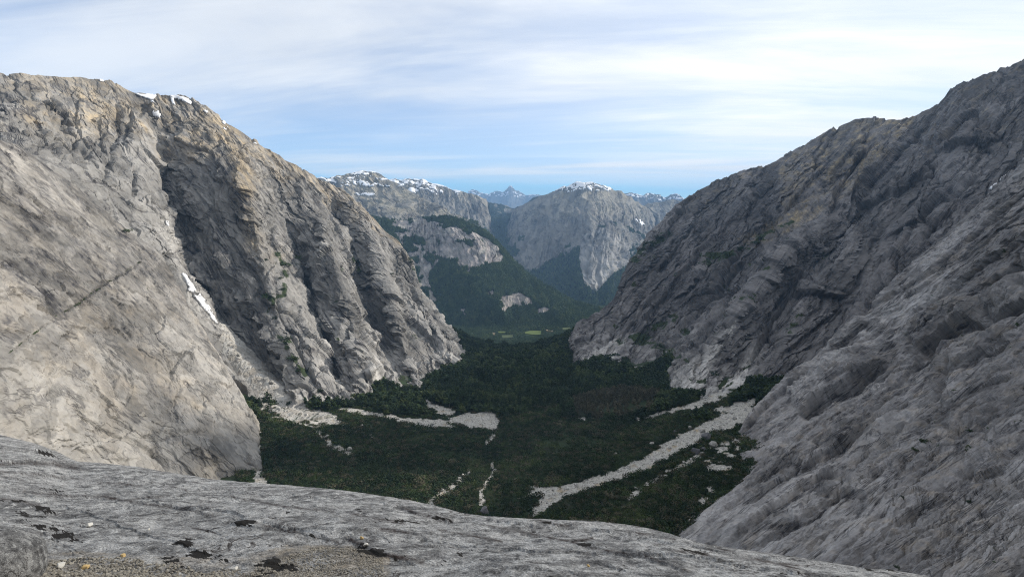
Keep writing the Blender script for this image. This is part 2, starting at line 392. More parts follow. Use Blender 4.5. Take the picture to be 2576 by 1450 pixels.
# ================================================================ the mountains
def granite(S, phi, unit, seed, blocks, flakes, big=(6.0, 0.0), fine=0.25, flutes=(), t1=(1.0, 0.0, 0), t2=(0, 0, 1.0), crack=0.0, wall=False, rmin=0.28):
    """fractured granite relief in metres. unit = length of a picture pixel on the rock; blocks = (size in px, stretch, height);
    flakes = (spacing in px, height, coverage)"""
    P = S.P; A = P @ np.array(t1); B = P @ np.array(t2); kk = 1.0
    if wall: A = (S.u - W / 2) * unit; B = (H / 2 - S.v) * unit; kk = P[..., 1] / (F * unit)      # joints measured on the wall itself
    ph = radians(phi); b = A * cos(ph) + B * sin(ph); a = -A * sin(ph) + B * cos(ph)
    S.wob = vnoise(P / (40 * unit), seed + 90); S.jig = fbm(P / (16 * unit), seed + 91, 3); S.jig2 = fbm(P / (16 * unit), seed + 92, 3)
    S.extra = np.zeros(P.shape[:2]); S.lean = np.zeros(P.shape[:2]); S.face = np.zeros(P.shape[:2])
    w1 = fbm(P / (60 * unit), seed + 1, 3); w2 = fbm(P / (60 * unit), seed + 31, 3)
    aw = a + w1 * 22 * unit; bw = b + w2 * 22 * unit
    S.a, S.b = a, b; S.frame = (np.array(t1), np.array(t2), ph, unit if wall else 0)
    d = big[0] * unit * fbm(P / (110 * unit), seed + 2, 4) + big[1] * unit * fbm(P / (45 * unit), seed + 3, 3, ridged=True)
    S.cells = []; tone = 0.0
    broken = rmin + (1.13 - rmin) * sstep(-0.22, 0.25, fbm(P / (75 * unit), seed + 6, 3))
    for k, (sp, st, hh) in enumerate(flutes):        # ribs and grooves down the fall line
        q = np.stack([aw / (sp * unit), bw / (sp * st * unit), 0 * a + 5 * k], -1)
        d = d + hh * sp * unit * (fbm(q, seed + 33 + k, 3, 0.5, ridged=True) - 0.2)
    for k, (sz, st, hh) in enumerate(blocks):
        l, e, r = facet((aw / (sz * unit)).astype(f32), (bw / (sz * st * unit)).astype(f32), seed + 40 + 7 * k)
        S.cells.append((l, e, r)); tone = tone + r * (0.6 if k else 0.4)
        m = 0.35 + 0.65 * sstep(-0.35, 0.35, vnoise(P / (3.2 * sz * unit), seed + 60 + k))
        d = d + hh * sz * unit * l * m * (broken if sz < 50 else 1.0)
        if crack: d = d - crack * sz * unit * np.exp(-(e / 0.06) ** 2) * sstep(-0.1, 0.4, vnoise(P / (2.2 * sz * unit), seed + 70 + k))
    ea = -np.array(t1) * sin(ph) + np.array(t2) * cos(ph); eb = np.array(t1) * cos(ph) + np.array(t2) * sin(ph)
    sh = np.zeros_like(a); a0 = a; a = a + 26 * unit * fbm(P / (130 * unit), seed + 8, 2) + 7 * unit * fbm(P / (40 * unit), seed + 9, 2)
    for k, (sp, hh, covr) in enumerate(flakes):      # overlapping sheets: a gentle back, an undercut edge
        nz = fbm(np.stack([a / (sp * 2.4 * unit), b / (sp * 9 * unit), 0 * a + k], -1), seed + 11 + k, 3, 0.45) + 0.10 * vnoise(P / (0.35 * sp * unit), seed + 13 + k)
        ph_ = a / (sp * unit) + 0.95 * nz
        fr = ph_ - np.floor(ph_); lay = np.floor(ph_)
        on = sstep(0.5 - covr, 0.5 - covr + 0.25, 0.5 + 0.5 * vnoise(np.stack([lay * 1.7, b / (sp * 3.2 * unit), 0 * a + 3 * k], -1), seed + 21 + k))
        edge = hh * sp * unit * on * (broken if sp < 50 else 1.0)
        d = d + edge * np.where(fr > 0.94, -0.2 + 1.2 * sstep(0.94, 1.0, fr), (1 - fr) - 0.26 * np.clip((fr - 0.78) / 0.16, 0, 1) ** 2)
        sh = sh + edge * 0.75 * np.where(fr > 0.94, sstep(0.94, 1.0, fr), np.clip(1 - fr / 0.35, 0, 1))
    S.shift = -ea * sh[..., None]; S.drop = -np.array(t2) * 0.75 + np.array(t1) * (0.65 if phi > 0 else -0.65)
    d = d + fine * unit * 2.2 * fbm(P / (5 * unit), seed + 4, 3, 0.65)
    S.tone = tone; S.shift = S.shift * (kk[..., None] if wall else 1.0)
    return d * kk
def streaks(S, unit, seed, length=9, scale=3.0):
    """water streaks down the fall line"""
    p = np.stack([S.P[..., 0] / (scale * unit), S.P[..., 1] / (scale * unit), S.P[..., 2] / (scale * length * unit)], -1)
    return fbm(p, seed, 3)
def facing_up(S): return np.abs(S.n[..., 2])

# ---- left wall, behind the gully
L2 = [
 [(-450, 205, 1080), (-410, 400, 960), (-360, 700, 830), (-300, 900, 780)],
 [(0, 183, 1300), (15, 260, 1160), (40, 330, 990), (70, 400, 865), (120, 600, 810), (190, 900, 780)],
 [(70, 186, 1340), (95, 280, 1210), (130, 370, 1040), (160, 440, 930), (220, 620, 870), (290, 900, 830)],
 [(130, 195, 1400), (165, 300, 1270), (215, 420, 1100), (260, 520, 995), (330, 700, 940), (400, 900, 900)],
 [(255, 200, 1500), (290, 310, 1370), (330, 430, 1220), (370, 540, 1110), (420, 660, 1040), (520, 900, 950)],
 [(300, 214, 1540), (345, 300, 1450), (385, 430, 1320), (415, 540, 1220), (450, 660, 1150), (520, 780, 1090), (610, 930, 1000), (690, 1040, None)],
 [(345, 236, 1580), (385, 310, 1520), (415, 410, 1450), (432, 500, 1400), (455, 600, 1330), (508, 720, 1235), (572, 830, 1130), (655, 955, 1010), (730, 1030, None)],
 [(450, 241, 1650), (465, 310, 1580), (485, 385, 1440), (500, 480, 1375), (525, 600, 1310), (570, 720, 1215), (620, 840, 1110), (700, 960, 985), (765, 1022, None)],
 [(560, 300, 1720), (585, 360, 1620), (605, 430, 1420), (618, 520, 1350), (640, 620, 1280), (675, 720, 1190), (715, 840, 1080), (770, 960, 960), (800, 1016, None)],
 [(600, 322, 1750), (628, 385, 1650), (655, 470, 1520), (675, 560, 1440), (700, 650, 1350), (735, 750, 1250), (775, 850, 1130), (820, 950, 1000), (845, 1022, None)],
 [(640, 352, 1780), (680, 430, 1700), (720, 520, 1610), (752, 600, 1530), (782, 700, 1430), (815, 850, 1240), (850, 950, 1070), (885, 1018, None)],
 [(720, 407, 1850), (765, 490, 1720), (805, 565, 1570), (835, 640, 1450), (865, 750, 1310), (900, 870, 1150), (930, 950, 1030), (955, 985, None)],
 [(765, 430, 1880), (810, 515, 1780), (855, 600, 1660), (890, 690, 1540), (920, 800, 1400), (955, 910, 1210), (985, 985, None)],
 [(800, 452, 1920), (850, 540, 1830), (895, 630, 1720), (930, 740, 1570), (965, 850, 1400), (1000, 935, 1220), (1035, 997, None)],
 [(860, 482, 1950), (910, 560, 1800), (950, 640, 1660), (980, 735, 1510), (1010, 850, 1340), (1045, 940, 1180), (1063, 1002, None)],
 [(915, 520, 1980), (955, 590, 1860), (990, 665, 1740), (1020, 755, 1600), (1055, 860, 1430), (1080, 930, 1290), (1085, 966, None)],
 [(965, 578, 1980), (1000, 645, 1850), (1030, 720, 1710), (1062, 805, 1560), (1095, 890, 1400), (1128, 940, None)],
 [(1010, 620, 1960), (1040, 680, 1850), (1070, 745, 1740), (1108, 795, 1640), (1140, 850, 1540), (1166, 900, None)],
 [(1008, 628, 2200), (1035, 690, 2130), (1062, 755, 2060), (1100, 805, 1980), (1130, 860, 1900), (1150, 905, 1800)],
]
def disp_L2(S):
    d = granite(S, -58, 1.0, 100, [(70, 2.6, 0.26), (26, 2.8, 0.38), (10, 2.4, 0.42)], [(44, 0.30, 0.42), (17, 0.34, 0.42)], big=(12, 2), crack=0.16, t1=(0.90, 0.43, 0))
    for ln, hh, ww in STEP_L2: step(S, ln, hh * 0.8, ww, side=(1, -0.5), cut=0.7, over=0.6)
    for ln, hw, dp in [
        ([(150, 290), (170, 370), (190, 440)], 9, -12), ([(110, 260), (140, 330), (130, 400)], 8, -10),
        ([(290, 250), (300, 330), (270, 420), (245, 480)], 8, -11), ([(330, 250), (350, 320)], 7, -8), ([(340, 420), (330, 500)], 6, -10),
        ([(425, 370), (420, 440), (425, 520), (440, 600)], 9, -16), ([(470, 300), (560, 380), (600, 420), (612, 500), (640, 620)], 9, 12),
        ([(560, 330), (590, 400), (612, 430), (625, 480)], 5, -9), ([(610, 350), (650, 430), (700, 520), (740, 600)], 7, -11),
        ([(745, 580), (775, 680), (790, 760), (830, 870), (850, 950)], 11, -26), ([(800, 560), (830, 640), (880, 760), (905, 850)], 9, 10),
        ([(715, 420), (740, 470), (760, 500)], 5, -10), ([(880, 600), (905, 690), (940, 800), (975, 900)], 8, -18),
        ([(690, 640), (700, 760), (735, 860), (800, 980)], 8, -14), ([(650, 640), (690, 760), (720, 850), (770, 960)], 9, 9),
        ([(985, 640), (1000, 720), (1020, 800), (1050, 900)], 7, -14), ([(1030, 700), (1060, 780), (1100, 880)], 6, -12),
        ([(930, 620), (955, 700), (990, 800), (1010, 880)], 8, 9), ([(840, 700), (870, 800), (890, 880), (905, 960)], 6, 8),
        ([(560, 440), (540, 520), (560, 600)], 6, -7), ([(500, 420), (470, 500), (480, 600)], 6, -7), ([(1085, 830), (1120, 900), (1140, 930)], 5, -9),
        ([(1000, 850), (1020, 920), (1050, 985)], 6, -10)]:
        d = d + carve(S, ln, hw, dp)
    return d
STEP_L2 = [
 ([(80, 294), (103, 331), (127, 367), (150, 400)], 14, 40), ([(333, 280), (333, 300), (320, 341), (305, 390)], 14, 40), ([(345, 300), (370, 277), (405, 296)], 14, 40), ([(440, 400), (430, 434), (420, 467), (417, 534), (430, 590)], 20, 45), ([(600, 440), (610, 487), (623, 527), (640, 600), (660, 680)], 18, 40),
 ([(745, 590), (765, 650), (790, 720), (800, 780), (830, 860)], 18, 45), ([(880, 620), (905, 690), (925, 750), (960, 830)], 16, 40), ([(690, 690), (700, 760), (730, 840), (770, 920), (800, 980)], 16, 45), ([(985, 660), (1005, 740), (1030, 820), (1060, 900)], 12, 35), ([(820, 760), (850, 830), (880, 880), (900, 940)], 14, 40),
 ([(1040, 740), (1080, 830), (1120, 900)], 9, 30), ([(560, 400), (540, 470), (545, 550)], 9, 40), ([(500, 420), (470, 500), (480, 590)], 9, 40), ([(200, 250), (190, 320), (230, 400)], 12, 40), ([(250, 300), (260, 380), (290, 450)], 12, 40), ([(650, 500), (680, 590), (700, 660)], 12, 40), ([(930, 640), (960, 720), (985, 790)], 9, 35), ([(850, 900), (880, 940), (900, 990)], 10, 35), ([(940, 880), (975, 930), (990, 975)], 10, 35)]
def col_L2(S, A):
    nz = fbm(S.P / 60, 301, 4); nz2 = fbm(S.P / 22, 302, 4)
    top = 1 - sstep(0.02, 0.22, S.row + 0.16 * nz)
    A['warm'] += np.clip(top * (0.5 + 0.8 * nz2), 0, 1) * (0.55 + 0.45 * sstep(80, 330, S.u))
    for c, r in (((210, 290), 60), ((85, 290), 40), ((275, 310), 28), ((420, 380), 20), ((610, 450), 40), ((700, 640), 20), ((500, 350), 40)):
        A['warm'] += 0.9 * np.exp(-((S.u - c[0]) ** 2 + (S.v - c[1]) ** 2) / r ** 2) * (0.6 + nz2)
    rib, _ = dpoly(S.u, S.v, [(560, 300), (600, 400), (612, 440), (620, 520), (640, 620)])
    A['warm'] += np.exp(-(rib / 22) ** 2) * (0.55 + 0.6 * nz2)
    low = sstep(0.62, 0.98, S.row + 0.18 * nz) * sstep(700, 860, S.u)
    A['pale'] += np.clip(low * (0.30 + 0.8 * nz2), 0, 0.65)
    gul, _ = dpoly(S.u, S.v, [(415, 545), (435, 620), (460, 690), (520, 780), (560, 830), (640, 950), (720, 1000), (800, 1022)])
    A['pale'] += np.exp(-(gul / 16) ** 2) * (0.55 + 0.6 * nz2)
    st = streaks(S, 1.0, 310, 10, 5.0)
    A['stain_shade'] += sstep(0.05, 0.45, st) * 0.55
    bt_shade = inpoly(S.u, S.v, [(440, 470), (475, 400), (560, 385), (610, 440), (620, 560), (650, 700), (690, 860), (740, 960), (700, 960), (600, 820), (520, 700), (440, 600)])
    A['stain_shade'] += bt_shade * (0.35 + 0.5 * nz2)  # shade of the buttress side turned from the sun, painted into its colour
    led = fbm(np.stack([S.P[..., 0] / 40, S.P[..., 1] / 40, S.P[..., 2] / 24], -1), 320, 4)
    A['veg'] += sstep(0.42, 0.62, led + 0.2 * (S.n[..., 2] - 0.5)) * sstep(0.3, 0.5, S.row) * sstep(640, 720, S.u) * 0.6
    for ln, r in (([(700, 640), (720, 690), (715, 740), (680, 750)], 9), ([(700, 840), (720, 870), (745, 910), (770, 940)], 10), ([(660, 800), (690, 760)], 5), ([(890, 650), (905, 680)], 7), ([(1030, 650), (1045, 690)], 6)):
        g, _ = dpoly(S.u, S.v, ln); A['veg'] += np.exp(-(g / r) ** 2) * (0.6 + 0.9 * nz2)
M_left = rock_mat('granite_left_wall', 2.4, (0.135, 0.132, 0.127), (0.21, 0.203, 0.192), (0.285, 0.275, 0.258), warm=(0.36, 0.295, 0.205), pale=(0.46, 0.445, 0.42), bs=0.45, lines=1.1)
S_L2 = surface('cliff', L2, 480, 720, M_left, disp_L2, back=[(-60, 120, -25), (-300, 420, -260), (-500, 700, -700)], foot=[(0, 0, -60)], colour=col_L2)

# ---- left slab in front of the gully
L1 = [
 [(-420, 240, 560), (-430, 600, 430), (-440, 1000, 300), (-450, 1400, 220)],
 [(-20, 345, 745), (-20, 600, 560), (-30, 850, 425), (-40, 1100, 335), (-50, 1400, 265)],
 [(150, 440, 830), (130, 640, 650), (110, 860, 505), (100, 1080, 405), (90, 1400, 320)],
 [(294, 556, 900), (270, 720, 715), (240, 900, 575), (220, 1080, 470), (210, 1400, 370)],
 [(404, 642, 940), (395, 780, 770), (370, 930, 630), (340, 1100, 520), (330, 1400, 410)],
 [(460, 748, 930), (480, 850, 795), (470, 980, 665), (450, 1120, 560), (440, 1400, 440)],
 [(524, 852, 900), (550, 920, 785), (550, 1030, 665), (540, 1140, 575), (530, 1400, 450)],
 [(588, 964, 825), (610, 1010, 745), (615, 1090, 655), (615, 1170, 585), (610, 1400, 455)],
 [(628, 1046, 770), (645, 1080, 705), (645, 1140, 635), (643, 1200, 570), (660, 1400, 450)],
 [(624, 1054, 880), (642, 1090, 820), (642, 1150, 740), (640, 1210, 670), (655, 1400, 560)],
]
def disp_L1(S):
    d = granite(S, -50, 0.45, 200, [(90, 2.6, 0.10), (34, 2.8, 0.17), (13, 2.6, 0.20)], [(70, 0.10, 0.42), (26, 0.22, 0.4), (11, 0.24, 0.3)], big=(12, 2), fine=0.15, crack=0.08, t1=(0.79, 0.61, 0))
    for ln, hh, ww in STEP_L1: step(S, ln, hh * 0.8, ww, side=(1, -0.6), cut=0.8, over=0.6)
    for ln, hw, dp in [
        ([(140, 795), (200, 760), (260, 715), (310, 690), (350, 660)], 3.0, -9), ([(0, 905), (70, 850), (140, 798)], 3.5, -6),
        ([(10, 650), (60, 690), (120, 740), (135, 795)], 9, -12), ([(0, 700), (70, 760), (130, 790)], 5, -8),
        ([(0, 545), (60, 560), (140, 620), (180, 700)], 6, -8), ([(40, 480), (120, 540), (200, 590), (260, 610)], 5, -7),
        ([(80, 400), (170, 470), (270, 560), (330, 600)], 10, -12),
        ([(110, 880), (120, 960), (140, 1000)], 6, -9), ([(60, 840), (78, 900), (78, 1000), (78, 1100)], 5, -7), ([(230, 870), (270, 930), (300, 990), (360, 1040)], 9, -10),
        ([(150, 980), (170, 1020), (230, 1080), (300, 1110), (380, 1150), (470, 1190)], 9, -9), ([(270, 1020), (310, 1080), (370, 1110), (440, 1100)], 5, -8),
        ([(380, 1080), (420, 1090), (460, 1095), (520, 1080)], 3.5, -8), ([(290, 720), (310, 790), (340, 830), (360, 900)], 4, -5),
        ([(395, 880), (420, 900), (430, 940)], 3, -5), ([(460, 880), (430, 940), (440, 980)], 3.5, -7), ([(560, 850), (590, 900)], 3, -4),
        ([(310, 560), (330, 590), (420, 720), (470, 800), (540, 880)], 6, -7)]:
        d = d + carve(S, ln, hw, dp)
    return d
STEP_L1 = [
 ([(0, 470), (70, 500), (150, 560), (230, 610), (300, 640)], 10, 50), ([(0, 640), (60, 690), (120, 745), (140, 800)], 14, 45), ([(20, 560), (100, 620), (170, 690)], 8, 40), ([(110, 880), (112, 940), (130, 990), (155, 1010)], 12, 40), ([(155, 985), (200, 1050), (270, 1090), (340, 1120), (430, 1160)], 10, 40),
 ([(265, 1010), (300, 1065), (350, 1100), (390, 1085), (440, 1100), (470, 1095), (520, 1075)], 9, 40), ([(300, 760), (320, 830), (345, 870)], 7, 30), ([(240, 850), (280, 920), (320, 960)], 9, 40), ([(390, 900), (395, 940), (430, 960), (425, 1000)], 7, 30), ([(480, 870), (440, 920), (435, 960)], 7, 30), ([(310, 930), (330, 990), (325, 1020)], 6, 30),
 ([(480, 1010), (510, 1045), (530, 1055)], 6, 25), ([(260, 1160), (300, 1168), (350, 1160)], 6, 30), ([(560, 1000), (600, 1040), (630, 1050)], 5, 25), ([(330, 620), (380, 700), (430, 770), (500, 850)], 8, 35), ([(200, 640), (260, 680), (330, 760)], 7, 35), ([(100, 1020), (150, 1070), (230, 1120), (300, 1180)], 8, 40)]
def col_L1(S, A):
    nz = fbm(S.P / 40, 401, 4); nz2 = fbm(S.P / 12, 402, 4)
    A['pale'] += np.clip(0.25 + 0.9 * fbm(np.stack([S.a / 30, S.b / 120, 0 * S.a], -1), 403, 4), 0, 0.5)
    A['warm'] += np.clip(0.22 + 0.6 * nz + 0.3 * nz2, 0, 0.5)
    band = inpoly(S.u, S.v, [(0, 355), (40, 380), (120, 430), (200, 500), (290, 570), (250, 580), (160, 520), (60, 440), (0, 400)])
    A['pale'] += band * (0.5 + 0.5 * nz2); A['warm'] += band * 0.25
    for c, r in (((328, 782), 12), ((500, 1010), 20), ((470, 960), 14)):
        A['warm'] += np.exp(-((S.u - c[0]) ** 2 + (S.v - c[1]) ** 2) / r ** 2)
    st = streaks(S, 0.45, 410, 14, 7.0)
    A['stain_shade'] += sstep(0.1, 0.55, st) * 0.40
    A['stain_shade'] += np.clip(0.62 + 0.6 * nz + 0.35 * nz2, 0, 0.85) * (1 - sstep(620, 1150, S.v + 0.45 * S.u)); A['pale'] *= 0.4 + 0.6 * sstep(700, 1000, S.v) ; A['warm'] *= 0.35 + 0.65 * sstep(600, 950, S.v)
    for ln, r in (([(140, 795), (200, 762), (228, 738), (262, 718), (305, 688), (350, 660)], 2.6), ([(0, 905), (70, 850), (140, 798)], 2.5)):
        g, _ = dpoly(S.u, S.v, ln); A['veg'] += np.exp(-(g / r) ** 2) * np.clip(0.55 + 1.3 * nz2, 0, 1)
    A['veg'] += sstep(0.45, 0.65, fbm(S.P / np.array([16, 16, 9]), 420, 4)) * (S.v < 760) * 0.45
    g, _ = dpoly(S.u, S.v, [(10, 650), (60, 690), (120, 740), (135, 795)]); A['stain_shade'] += np.exp(-(g / 16) ** 2) * 0.5
M_slab = rock_mat('granite_left_slab', 1.1, (0.150, 0.145, 0.138), (0.205, 0.195, 0.182), (0.26, 0.247, 0.228), warm=(0.31, 0.255, 0.185), pale=(0.34, 0.325, 0.30), bs=0.4, lines=0.75)
S_L1 = surface('cliff', L1, 440, 440, M_slab, disp_L1, back=[(-25, 40, -20), (-90, 140, -130), (-200, 300, -400)], foot=[(0, 0, -60)], colour=col_L1, crest=0.55)
SURF['L1'] = S_L1

# ---- right wall, behind the near slab
R2 = [
 [(1790, 490, 2450), (1700, 560, 2400), (1650, 620, 2340), (1600, 690, 2280), (1560, 760, 2200), (1500, 820, 2100), (1470, 880, 2000), (1460, 925, 1850)],
 [(1748, 486, 2180), (1690, 540, 2100), (1640, 590, 2020), (1592, 650, 1930), (1552, 720, 1850), (1525, 765, 1790), (1482, 800, 1720), (1452, 835, 1640), (1442, 880, 1520), (1448, 920, None)],
 [(1840, 442, 2180), (1780, 520, 2050), (1730, 600, 1930), (1690, 680, 1830), (1640, 760, 1720), (1580, 830, 1600), (1530, 890, 1450), (1510, 912, None)],
 [(1950, 410, 2170), (1880, 500, 2010), (1830, 580, 1890), (1780, 680, 1770), (1730, 780, 1650), (1670, 850, 1530), (1620, 910, 1380), (1610, 935, None)],
 [(2060, 342, 2170), (2000, 430, 2010), (1960, 520, 1880), (1900, 610, 1770), (1840, 710, 1650), (1780, 800, 1500), (1720, 880, 1340), (1680, 935, None)],
 [(2115, 318, 2150), (2070, 420, 1990), (2040, 510, 1830), (1985, 590, 1700), (1915, 690, 1560), (1850, 780, 1420), (1775, 870, 1270), (1682, 960, None)],
 [(2172, 302, 2120), (2140, 400, 1950), (2105, 510, 1730), (2065, 570, 1540), (1965, 640, 1430), (1895, 740, 1320), (1825, 820, 1220), (1755, 900, 1110), (1695, 985, None)],
 [(2215, 302, 2080), (2180, 400, 1910), (2145, 520, 1690), (2095, 610, 1530), (2000, 690, 1430), (1930, 780, 1330), (1880, 860, 1235), (1830, 940, 1110), (1748, 1000, None)],
 [(2260, 303, 2020), (2225, 400, 1820), (2190, 520, 1600), (2130, 620, 1450), (2040, 720, 1350), (1975, 810, 1260), (1920, 890, 1170), (1860, 960, 1065), (1770, 1010, None)],
 [(2350, 266, 1880), (2300, 370, 1670), (2240, 470, 1490), (2175, 560, 1350), (2100, 660, 1250), (2035, 750, 1190), (1990, 840, 1120), (1940, 920, 1040), (1850, 1000, 960)],
 [(2430, 206, 1760), (2395, 330, 1560), (2350, 450, 1420), (2290, 560, 1330), (2210, 660, 1260), (2130, 760, 1190), (2060, 840, 1120), (2000, 920, 1040), (1900, 1010, 960)],
 [(2500, 181, 1660), (2480, 300, 1470), (2440, 420, 1340), (2390, 520, 1260), (2310, 620, 1200), (2230, 720, 1150), (2140, 820, 1090), (2060, 900, 1030), (1960, 1010, 960)],
 [(2576, 152, 1580), (2575, 280, 1400), (2545, 400, 1290), (2495, 490, 1230), (2425, 570, 1180), (2330, 680, 1130), (2230, 790, 1080), (2130, 890, 1030), (2030, 990, 960)],
 [(2760, 60, 1450), (2760, 230, 1330), (2730, 380, 1240), (2670, 480, 1190), (2580, 580, 1150), (2480, 690, 1110), (2370, 800, 1070), (2250, 910, 1030), (2130, 1010, 960)],
 [(3100, -330, 1300), (3080, 60, 1200), (3030, 330, 1140), (2950, 450, 1110), (2850, 560, 1080), (2730, 680, 1050), (2600, 800, 1030), (2450, 920, 1000), (2330, 1020, 960)],  # unseen rib, raised high so the valley floor falls in shade
]
def disp_R2(S):
    d = granite(S, 52, 1.0, 500, [(80, 3.0, 0.22), (30, 3.2, 0.30), (11, 2.8, 0.36)], [(60, 0.20, 0.40), (22, 0.20, 0.40), (9, 0.22, 0.35)], big=(12, 2), crack=0.15, t1=(0.88, -0.47, 0), wall=True, rmin=0.75)
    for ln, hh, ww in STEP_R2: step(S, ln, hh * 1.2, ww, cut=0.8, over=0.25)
    for ln, hw, dp in [
        ([(2105, 520), (2070, 575), (1970, 640), (1900, 740), (1830, 815), (1750, 905), (1690, 970)], 16, 6),
        ([(2180, 480), (2110, 560), (2060, 640), (2010, 700), (1980, 760)], 10, 9), ([(2250, 420), (2180, 500), (2110, 580)], 10, 8),
        ([(2060, 600), (2000, 690), (1950, 770), (1920, 850), (1870, 940)], 14, -18), ([(1960, 620), (1900, 700), (1840, 790)], 9, -12),
        ([(2520, 480), (2440, 540), (2380, 590), (2280, 690), (2200, 760), (2120, 850)], 12, -18),
        ([(2330, 430), (2370, 470), (2420, 500)], 10, -12), ([(2300, 540), (2350, 580), (2400, 560)], 8, -10),
        ([(1820, 620), (1760, 700), (1680, 800), (1600, 880)], 8, -12), ([(1900, 560), (1980, 530), (2040, 500)], 10, -12), ([(1850, 600), (1900, 580), (2000, 540), (2060, 520)], 6, 8),
        ([(1700, 620), (1640, 720), (1580, 800)], 7, -10), ([(1650, 640), (1600, 720), (1540, 800), (1480, 880)], 7, 8), ([(2010, 700), (2090, 730), (2180, 750)], 6, -8),
        ([(1760, 760), (1700, 830), (1640, 900)], 8, 9), ([(2360, 300), (2340, 380), (2300, 440)], 8, -12), ([(2460, 250), (2450, 330), (2470, 400)], 7, -9)]:
        d = d + carve(S, ln, hw, dp)
    return d
STEP_R2 = [
 ([(1874, 930), (1904, 880), (1934, 817), (1964, 770), (1994, 737), (2011, 690), (2037, 647), (2066, 600)], 22, 45),
 ([(2077, 560), (2100, 511), (2131, 444), (2150, 408), (2190, 380)], 16, 40), ([(2107, 565), (2137, 504), (2184, 461), (2220, 420), (2270, 370)], 16, 40), ([(2370, 385), (2421, 364), (2461, 362), (2500, 385)], 20, 50), ([(2355, 370), (2390, 330), (2425, 295), (2480, 270)], 14, 50),
 ([(2150, 520), (2200, 500), (2280, 470), (2330, 430)], 16, 45), ([(2230, 600), (2300, 560), (2360, 500), (2400, 470)], 16, 45), ([(1600, 830), (1650, 780), (1700, 720), (1760, 640)], 14, 45), ([(1700, 850), (1760, 780), (1820, 700), (1880, 640)], 16, 45), ([(1540, 880), (1600, 820), (1660, 740)], 10, 40),
 ([(1990, 745), (2060, 735), (2130, 752)], 16, 50), ([(1640, 700), (1700, 620), (1760, 560)], 10, 40), ([(1850, 560), (1900, 500), (1950, 450)], 10, 40), ([(1960, 560), (2020, 480), (2080, 420)], 12, 40), ([(2200, 680), (2270, 640), (2340, 580), (2420, 510)], 14, 45), ([(1960, 900), (2040, 830), (2110, 770)], 12, 40)]
def col_R2(S, A):
    nz = fbm(S.P / 60, 601, 4); nz2 = fbm(S.P / 20, 602, 4)
    z1 = inpoly(S.u, S.v, [(1960, 410), (2060, 340), (2170, 295), (2260, 300), (2320, 280), (2200, 420), (2100, 520), (1990, 560), (1960, 500)])
    A['warm'] += z1 * np.clip(0.22 + 0.8 * nz2 + 0.3 * nz, 0, 0.6)
    z2 = inpoly(S.u, S.v, [(1850, 600), (1960, 545), (2060, 505), (2080, 530), (1990, 580), (1900, 625)])
    A['warm'] += z2 * np.clip(0.35 + 0.8 * nz2, 0, 0.7)
    A['warm'] += 0.35 * sstep(0.1, 0.5, nz2) * (1 - sstep(0.1, 0.3, S.row))
    st = streaks(S, 1.0, 610, 10, 5.0)
    A['stain_shade'] += sstep(0.0, 0.45, st) * 0.6
    A['stain_shade'] += S.face * np.clip(0.6 + 0.9 * streaks(S, 1.0, 612, 30, 5.0), 0, 0.9)
    w = inpoly(S.u, S.v, [(2380, 430), (2540, 380), (2576, 300), (2576, 260), (2450, 300), (2390, 370)])
    A['stain_shade'] += w * sstep(0.0, 0.3, streaks(S, 1.0, 611, 30, 6.0)) * 0.7
    A['pale'] += np.clip(sstep(0.70, 0.98, S.row + 0.15 * nz) * (0.2 + 0.8 * nz2) * (S.u < 1900), 0, 0.5)
    gl, _ = dpoly(S.u, S.v, [(1900, 890), (1860, 955), (1800, 985), (1755, 1015)]); A['pale'] += np.exp(-(gl / 16) ** 2) * (0.7 + 0.6 * nz2)
    for pl, am in (([(1680, 990), (1696, 935), (1755, 893), (1830, 828), (1862, 805), (1815, 880), (1775, 945), (1752, 1008)], 0.75), ([(1443, 925), (1470, 892), (1540, 855), (1575, 850), (1545, 905)], 0.6), ([(1605, 940), (1640, 915), (1700, 905), (1675, 942)], 0.6)):
        A['pale'] += inpoly(S.u + 8 * S.jig, S.v + 8 * S.jig2, pl) * np.clip(am + 0.6 * nz2, 0, 0.9)
    gl, _ = dpoly(S.u, S.v, [(1700, 915), (1660, 935)]); A['pale'] += np.exp(-(gl / 8) ** 2) * 0.8
    led = fbm(np.stack([S.P[..., 0] / 46, S.P[..., 1] / 46, S.P[..., 2] / 26], -1), 620, 4)
    A['veg'] += sstep(0.40, 0.62, led + 0.2 * (S.n[..., 2] - 0.5)) * sstep(0.3, 0.5, S.row) * (S.u < 2150) * 0.7
    for ln, r in (([(1600, 650), (1640, 610), (1680, 590)], 16), ([(1780, 660), (1850, 630), (1930, 590), (1990, 560)], 11), ([(1560, 860), (1620, 840), (1700, 800)], 14),
                  ([(1900, 580), (1930, 600)], 8), ([(1620, 860), (1690, 880)], 16), ([(1820, 640), (1760, 640)], 8)):
        g, _ = dpoly(S.u, S.v, ln); A['veg'] += np.exp(-(g / r) ** 2) * (0.55 + 0.9 * nz2)
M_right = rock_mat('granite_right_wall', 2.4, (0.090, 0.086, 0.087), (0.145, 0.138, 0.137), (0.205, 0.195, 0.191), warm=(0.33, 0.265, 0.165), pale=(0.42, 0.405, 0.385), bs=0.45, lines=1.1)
S_R2 = surface('cliff', R2, 420, 540, M_right, disp_R2, back=[(60, 110, -25), (300, 400, -260), (500, 700, -700)], foot=[(0, 0, -60)], colour=col_R2)

